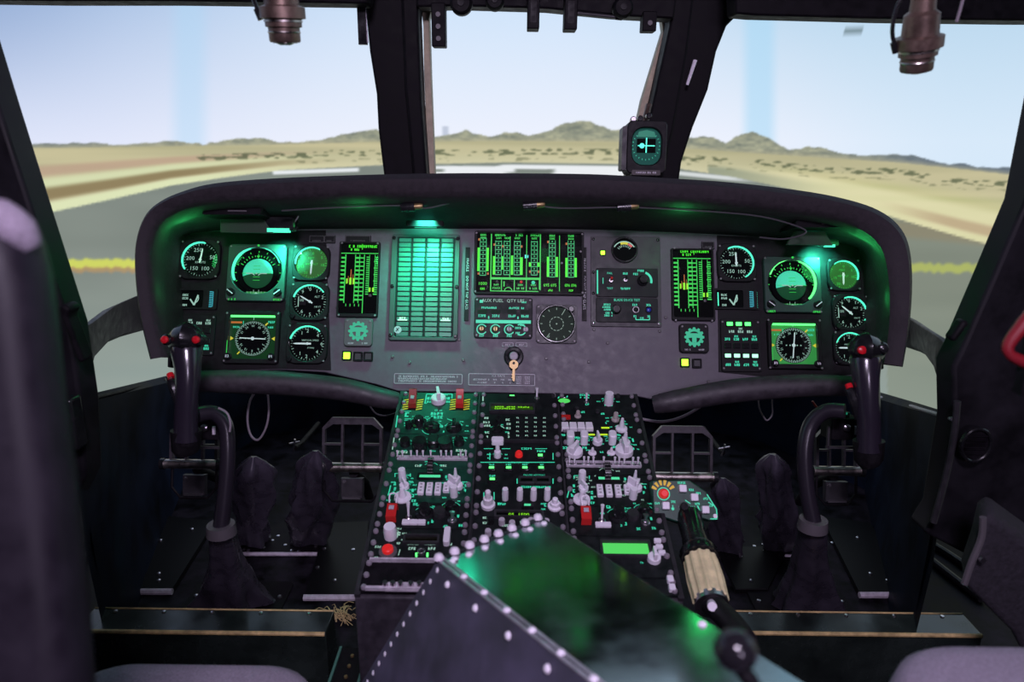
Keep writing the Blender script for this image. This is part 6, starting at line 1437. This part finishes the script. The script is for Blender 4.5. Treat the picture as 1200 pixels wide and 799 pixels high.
# ================================================================== OVERHEAD FITTINGS
def gooseneck(label, px, py, D, tilt, wire=1):
    p = atD(px, py, D); s = D/F; t = thing('overhead_map_light', label, 'light', Matrix.Translation(p) @ Matrix.Rotation(tilt[0], 4, 'X') @ Matrix.Rotation(tilt[1], 4, 'Y'))
    mb = MB(s); mb.lathe([(17, -22), (18, -20), (18, -6), (21, -5), (21, 3), (26, 4), (26, 16), (20, 18), (19, 40), (14, 44), (13, 60)], n=30); obj('barrel', mb, BRZ, t)
    mb = MB(s); mb.lathe([(14, -23), (14, -21.5), (6, -25), (.5, -25)], n=24); obj('lens_cap', mb, STL, t)
    mb = MB(s); mb.lathe([(22, 0), (22, 2), (21.2, 2.2)], n=30); mb.lathe([(18.5, -12), (18.9, -11), (18.5, -10)], n=30); obj('trim_ring', mb, STL, t)
    mb = MB(s); mb.tube([(-27, 0, 8), (-32, 0, 26), (-30, 0, 50), (-20, 0, 70)], 2.4, 10, 4); mb.tube([(-26, 0, 2), (-30, 0, 14)], 3.5, 10); obj('side_lever', mb, BLKG, t)
    mb = MB(s); mb.tube([(0, 0, 58), (0, 4, 90), (0, 12, 130)], [9, 8, 8], 14, 3); obj('mount_arm', mb, BLK, t)
    if wire: mb = MB(s); mb.tube([(40, 0, 26), (44, 0, 56), (38, 0, 84), (20, 8, 110)], 1.8, 8, 4); obj('curly_lead', mb, WIRE, t)
gooseneck('brown metal map light hanging at the top left, seen end on', 332, 26, .92, (R(6), 0), 0)
gooseneck('brown metal map light hanging tilted at the top right with a looped lead', 1076, 60, .86, (R(12), R(-9)))
def topfit(name, label, cat, px, py, Y): p = atY(px, py, Y); return thing(name, label, cat, Matrix.Translation(p)), Y/F
for lab, px, py, w_ in (('left of two black blocks hanging from the centre windshield header', 625, 14, 13), ('right of two black blocks hanging from the centre windshield header', 668.5, 15, 14)):
    t, s = topfit('header_block', lab, 'bracket', px, py, 1.56); mb = MB(s); mb.loops([[(x, y, z) for x, z in ((-w_/2, -18), (w_/2, -18), (w_/2, 22), (-w_/2, 22))] for y in (-10, 18)]); bev(obj('block_body', mb, BLK, t), .002, 2)
    mb = MB(s); mb.box(0, -10, w_*.5, 1.4, -12, 10); obj('front_groove', mb, CASE, t)
for lab, px, py, r_ in (('left of three round knobs along the top of the centre windshield', 541, 5, 12), ('middle of three round knobs along the top of the centre windshield', 580, 2, 10), ('right of three round knobs along the top of the centre windshield', 729, 10, 11)):
    t, s = topfit('header_knob', lab, 'overhead_knob', px, py, 1.55); mb = MB(s); mb.tube([(0, 14, 0), (0, 2, 0), (0, -8, 0), (0, -12, 0)], [r_*.7, r_, r_, r_*.75], 22); obj('knob_body', mb, BLK, t)  # round overhead knobs on the windshield header
    mb = MB(s); mb.tube([(0, -12, 0), (0, -14, 0)], r_*.3, 12); obj('centre_screw', mb, CASE, t)
t, s = topfit('grab_rod', 'thin rod across the top of the centre windshield at the right', 'rod', 700, 14, 1.55); mb = MB(s); mb.tube([(-24, 0, -1), (24, 0, -5)], 1.8, 10); obj('rod', mb, PLATE, t); mb = MB(s); mb.tube([(20, 0, -4.6), (27, 0, -5.2)], 3.2, 12); obj('end_fitting', mb, BLKG, t)
for lab, px, py, h_ in (('black box with three round studs at the top left corner of the centre windshield', 514.5, 30, 44), ('short black box with a stud at the top right corner of the centre windshield', 760, 26, 20)):
    t, s = topfit('relay_box', lab, 'box', px, py, 1.58); mb = MB(s); mb.loops([[(x, y, z) for x, y in ((-7.5, -8), (7.5, -8), (7.5, 12), (-7.5, 12))] for z in (-h_/2, h_/2)]); bev(obj('box_body', mb, BLK, t), .002, 2)
    for k in range(3 if h_ > 30 else 1):
        mb = MB(s); z = (k-(1 if h_ > 30 else 0))*12-2; mb.tube([(0, -8, z), (0, -10.5, z)], 2.6, 12); obj('round_stud', mb, PLEATH, t)
t, s = topfit('side_bracket', 'slim black plate with a pale edge left of the left windshield pillar, at the top', 'bracket', 424, 27, 1.55); mb = MB(s); mb.loops([[(x, y, z) for x, y in ((-4, -3), (5, -3), (5, 3), (-4, 3))] for z in (-22, 22)]); obj('plate_body', mb, BLKG, t)
mb = MB(s); mb.tube([(5.5, 0, -20), (4, 0, 22)], .9, 6); mb.tube([(-4, 0, 22), (5, 0, 22)], .9, 6); obj('pale_edge', mb, LILM, t)
# small bright slot fitting and clip on the right pillar
t, s = topfit('pillar_clip', 'small bright slanted clip on the right windshield pillar', 'clip', 810, 85, 1.59); mb = MB(s); mb.tube([(-3.5, 0, -13), (3.5, 0, 13)], [1.6, 2.2], 8); obj('clip_body', mb, mat('white_clip', (.8, .75, .85), .4), t)

# ================================================================== NEAR SEAT PARTS
# left near seat wing: tall upholstered slab with rounded glossy edge
D1 = .42
edge = [(22, 262), (34, 292), (44, 330), (52, 400), (60, 480), (72, 560), (82, 650), (90, 740), (98, 860)]
E_ = [atD(a, b, D1) for a, b in edge]; bse = Vector((E_[-1].x-.10, E_[-1].y, 0))
t = thing('seat_wing', 'tall dark padded seat side panel blurred at the left edge, with a green sheen', 'seat part', Matrix.Translation(bse))
mb = MB(); n_ = 16; rings = []
for p in E_:
    ring_ = []
    for (x, y) in [(0, -.012), (.003, -.006), (.0045, 0), (.003, .012), (0, .022), (-.01, .030), (-.06, .034), (-.14, .034), (-.14, -.02), (-.06, -.02), (-.01, -.018)]:
        ring_.append(tuple(p+Vector((x-.004, y, 0))-bse))
    rings.append(ring_)
last = [(x, y, 0) for x, y, z in rings[-1]]; rings.append(last)
mb.loops(rings); obj('padded_panel', mb, mat('seat_wing_vinyl', (.010, .0075, .013), .5, spec=.2, noise=.3, nscale=30), t, smooth=60)
mb = MB(); c = E_[0]-bse; mb.tube([tuple(c+Vector((-.030, .0, -.006))), tuple(c+Vector((-.012, -.004, .004))), tuple(c+Vector((.001, -.004, -.004))), tuple(c+Vector((.006, -.002, -.014)))], [.012, .012, .011, .006], 14, 4); obj('top_padding', mb, FAB, t)
# seat cushions along the bottom edge
def cushion(label, cx, cy, D, W_, Dp, Ht, m=FAB, n1=20):
    p = atD(cx, cy, D); t = thing('seat_cushion', label, 'cushion', Matrix.Translation(Vector((p.x, p.y, 0))))
    mb = MB(); L_ = []
    for z, q in ((p.z-Ht, .94), (p.z-Ht*.7, 1.0), (p.z-Ht*.35, 1.0), (p.z-Ht*.12, .96), (p.z-.02*Ht, .88), (p.z, .75), (p.z+.04*Ht, .45), (p.z+.05*Ht, .1)):
        L_.append([(x*q, y*q-Dp*.5, z) for x, y in rr(0, 0, W_, Dp, min(W_, Dp)*.35, 8)])
    mb.loops(L_); obj('cushion_pad', mb, m, t, smooth=70)
    mb = MB(); mb.box(0, -Dp*.5, W_*.8, Dp*.8, 0, p.z-Ht*.9, .003); obj('seat_pan', mb, BLK, t)
cushion('grey fabric seat cushion peeking in at the bottom left', 240, 770, .86, .30, .20, .06)
cushion('round topped grey fabric seat cushion at the bottom right corner', 1168, 746, .66, .245, .20, .08)
# dark bag-like seat cover at the right
p = atZ(1165, 720, .0); t = thing('side_seat_cover', 'dark fabric covered seat side standing by the right door', 'seat part', Matrix.Translation(p))
out_ = [(1160, 600), (1176, 612), (1215, 640), (1215, 800), (1185, 742), (1128, 686), (1142, 645), (1150, 612)]
mb = solid([atY(a, b, .86)-p for a, b in out_], (0.03, .06, 0)); o = obj('cover', mb, FABD, t); bev(o, .012, 4)
mb = MB(); mb.tube([tuple(atY(a, b, .855)-p) for a, b in ((1152, 606), (1150, 630), (1138, 660), (1130, 684))], .0045, 8, 4); obj('worn_seam', mb, PLEATH, t)
mb = MB(); q = atY(1150, 655, .85)-p; mb.tube([tuple(q), tuple(q+Vector((0, -.004, 0)))], .004, 10); obj('stud', mb, CHR, t)
# door frame rib, round fitting and red handle at the right
p = atY(1106, 620, 1.0); t = thing('door_post_rib', 'slim dark rib with a pale edge running down the right door post', 'post', Matrix.Translation(p))
mb = MB(); mb.tube([tuple(atY(a, b, 1.0)-p) for a, b in ((1122, 470), (1118, 510), (1108, 560), (1094, 612))], .005, 10, 4); obj('rib', mb, PLATE, t)
p = atY(1142, 520, 1.0); t = thing('round_vent', 'round black vent on the dark right door wall', 'vent', Matrix.Translation(p) @ Matrix.Rotation(R(90), 4, 'X')); s = 1/F
mb = MB(s); mb.bezel(rc(0, 0, 20, 8, 24), rc(0, 0, 16, 8, 20), 0, 6, 1.2, 0); obj('vent_ring', mb, BLKG, t); mb = MB(s); mb.prism(rc(0, 0, 16.5, 8, 20.5), 0, 1.5); 
for k in range(5): mb.box(0, -12+k*6, 26, 1.6, 1.5, 4)
obj('vent_grille', mb, BLK, t)
p = atD(1200, 395, .70); t = thing('emergency_handle', 'red handle at the right edge above the door wall', 'handle', Matrix.Translation(p)); s = .70/F
mb = MB(s); mb.tube([(10, 0, 40), (-2, 0, 18), (-16, 0, -8), (-14, -2, -20), (0, -2, -28), (20, 0, -36)], [8, 8.5, 7, 6, 7, 7], 14, 4); obj('grip', mb, mat('handle_red', (.20, .008, .015), .45), t)
mb = MB(s); mb.box(16, 0, 22, 16, -70, 60, 3); obj('mount', mb, BLK, t)
# small switch cluster on the left wall
p = atY(75, 490, 1.0); t = thing('wall_switch_box', 'small black box with pale studs on the left door wall', 'box', Matrix.Translation(p)); s = 1/F
mb = MB(s); mb.loops([[(x, y, z) for x, y in ((-16, -10), (18, -10), (18, 14), (-16, 14))] for z in (-40, 28)]); bev(obj('housing', mb, BLKG, t), .004, 3)
for x, z in ((-4, 14), (6, 12), (0, 2), (3, -18)):
    mb = MB(s); mb.tube([(x, -10, z), (x, -12.5, z)], 1.8, 10); obj('stud', mb, LILM, t)
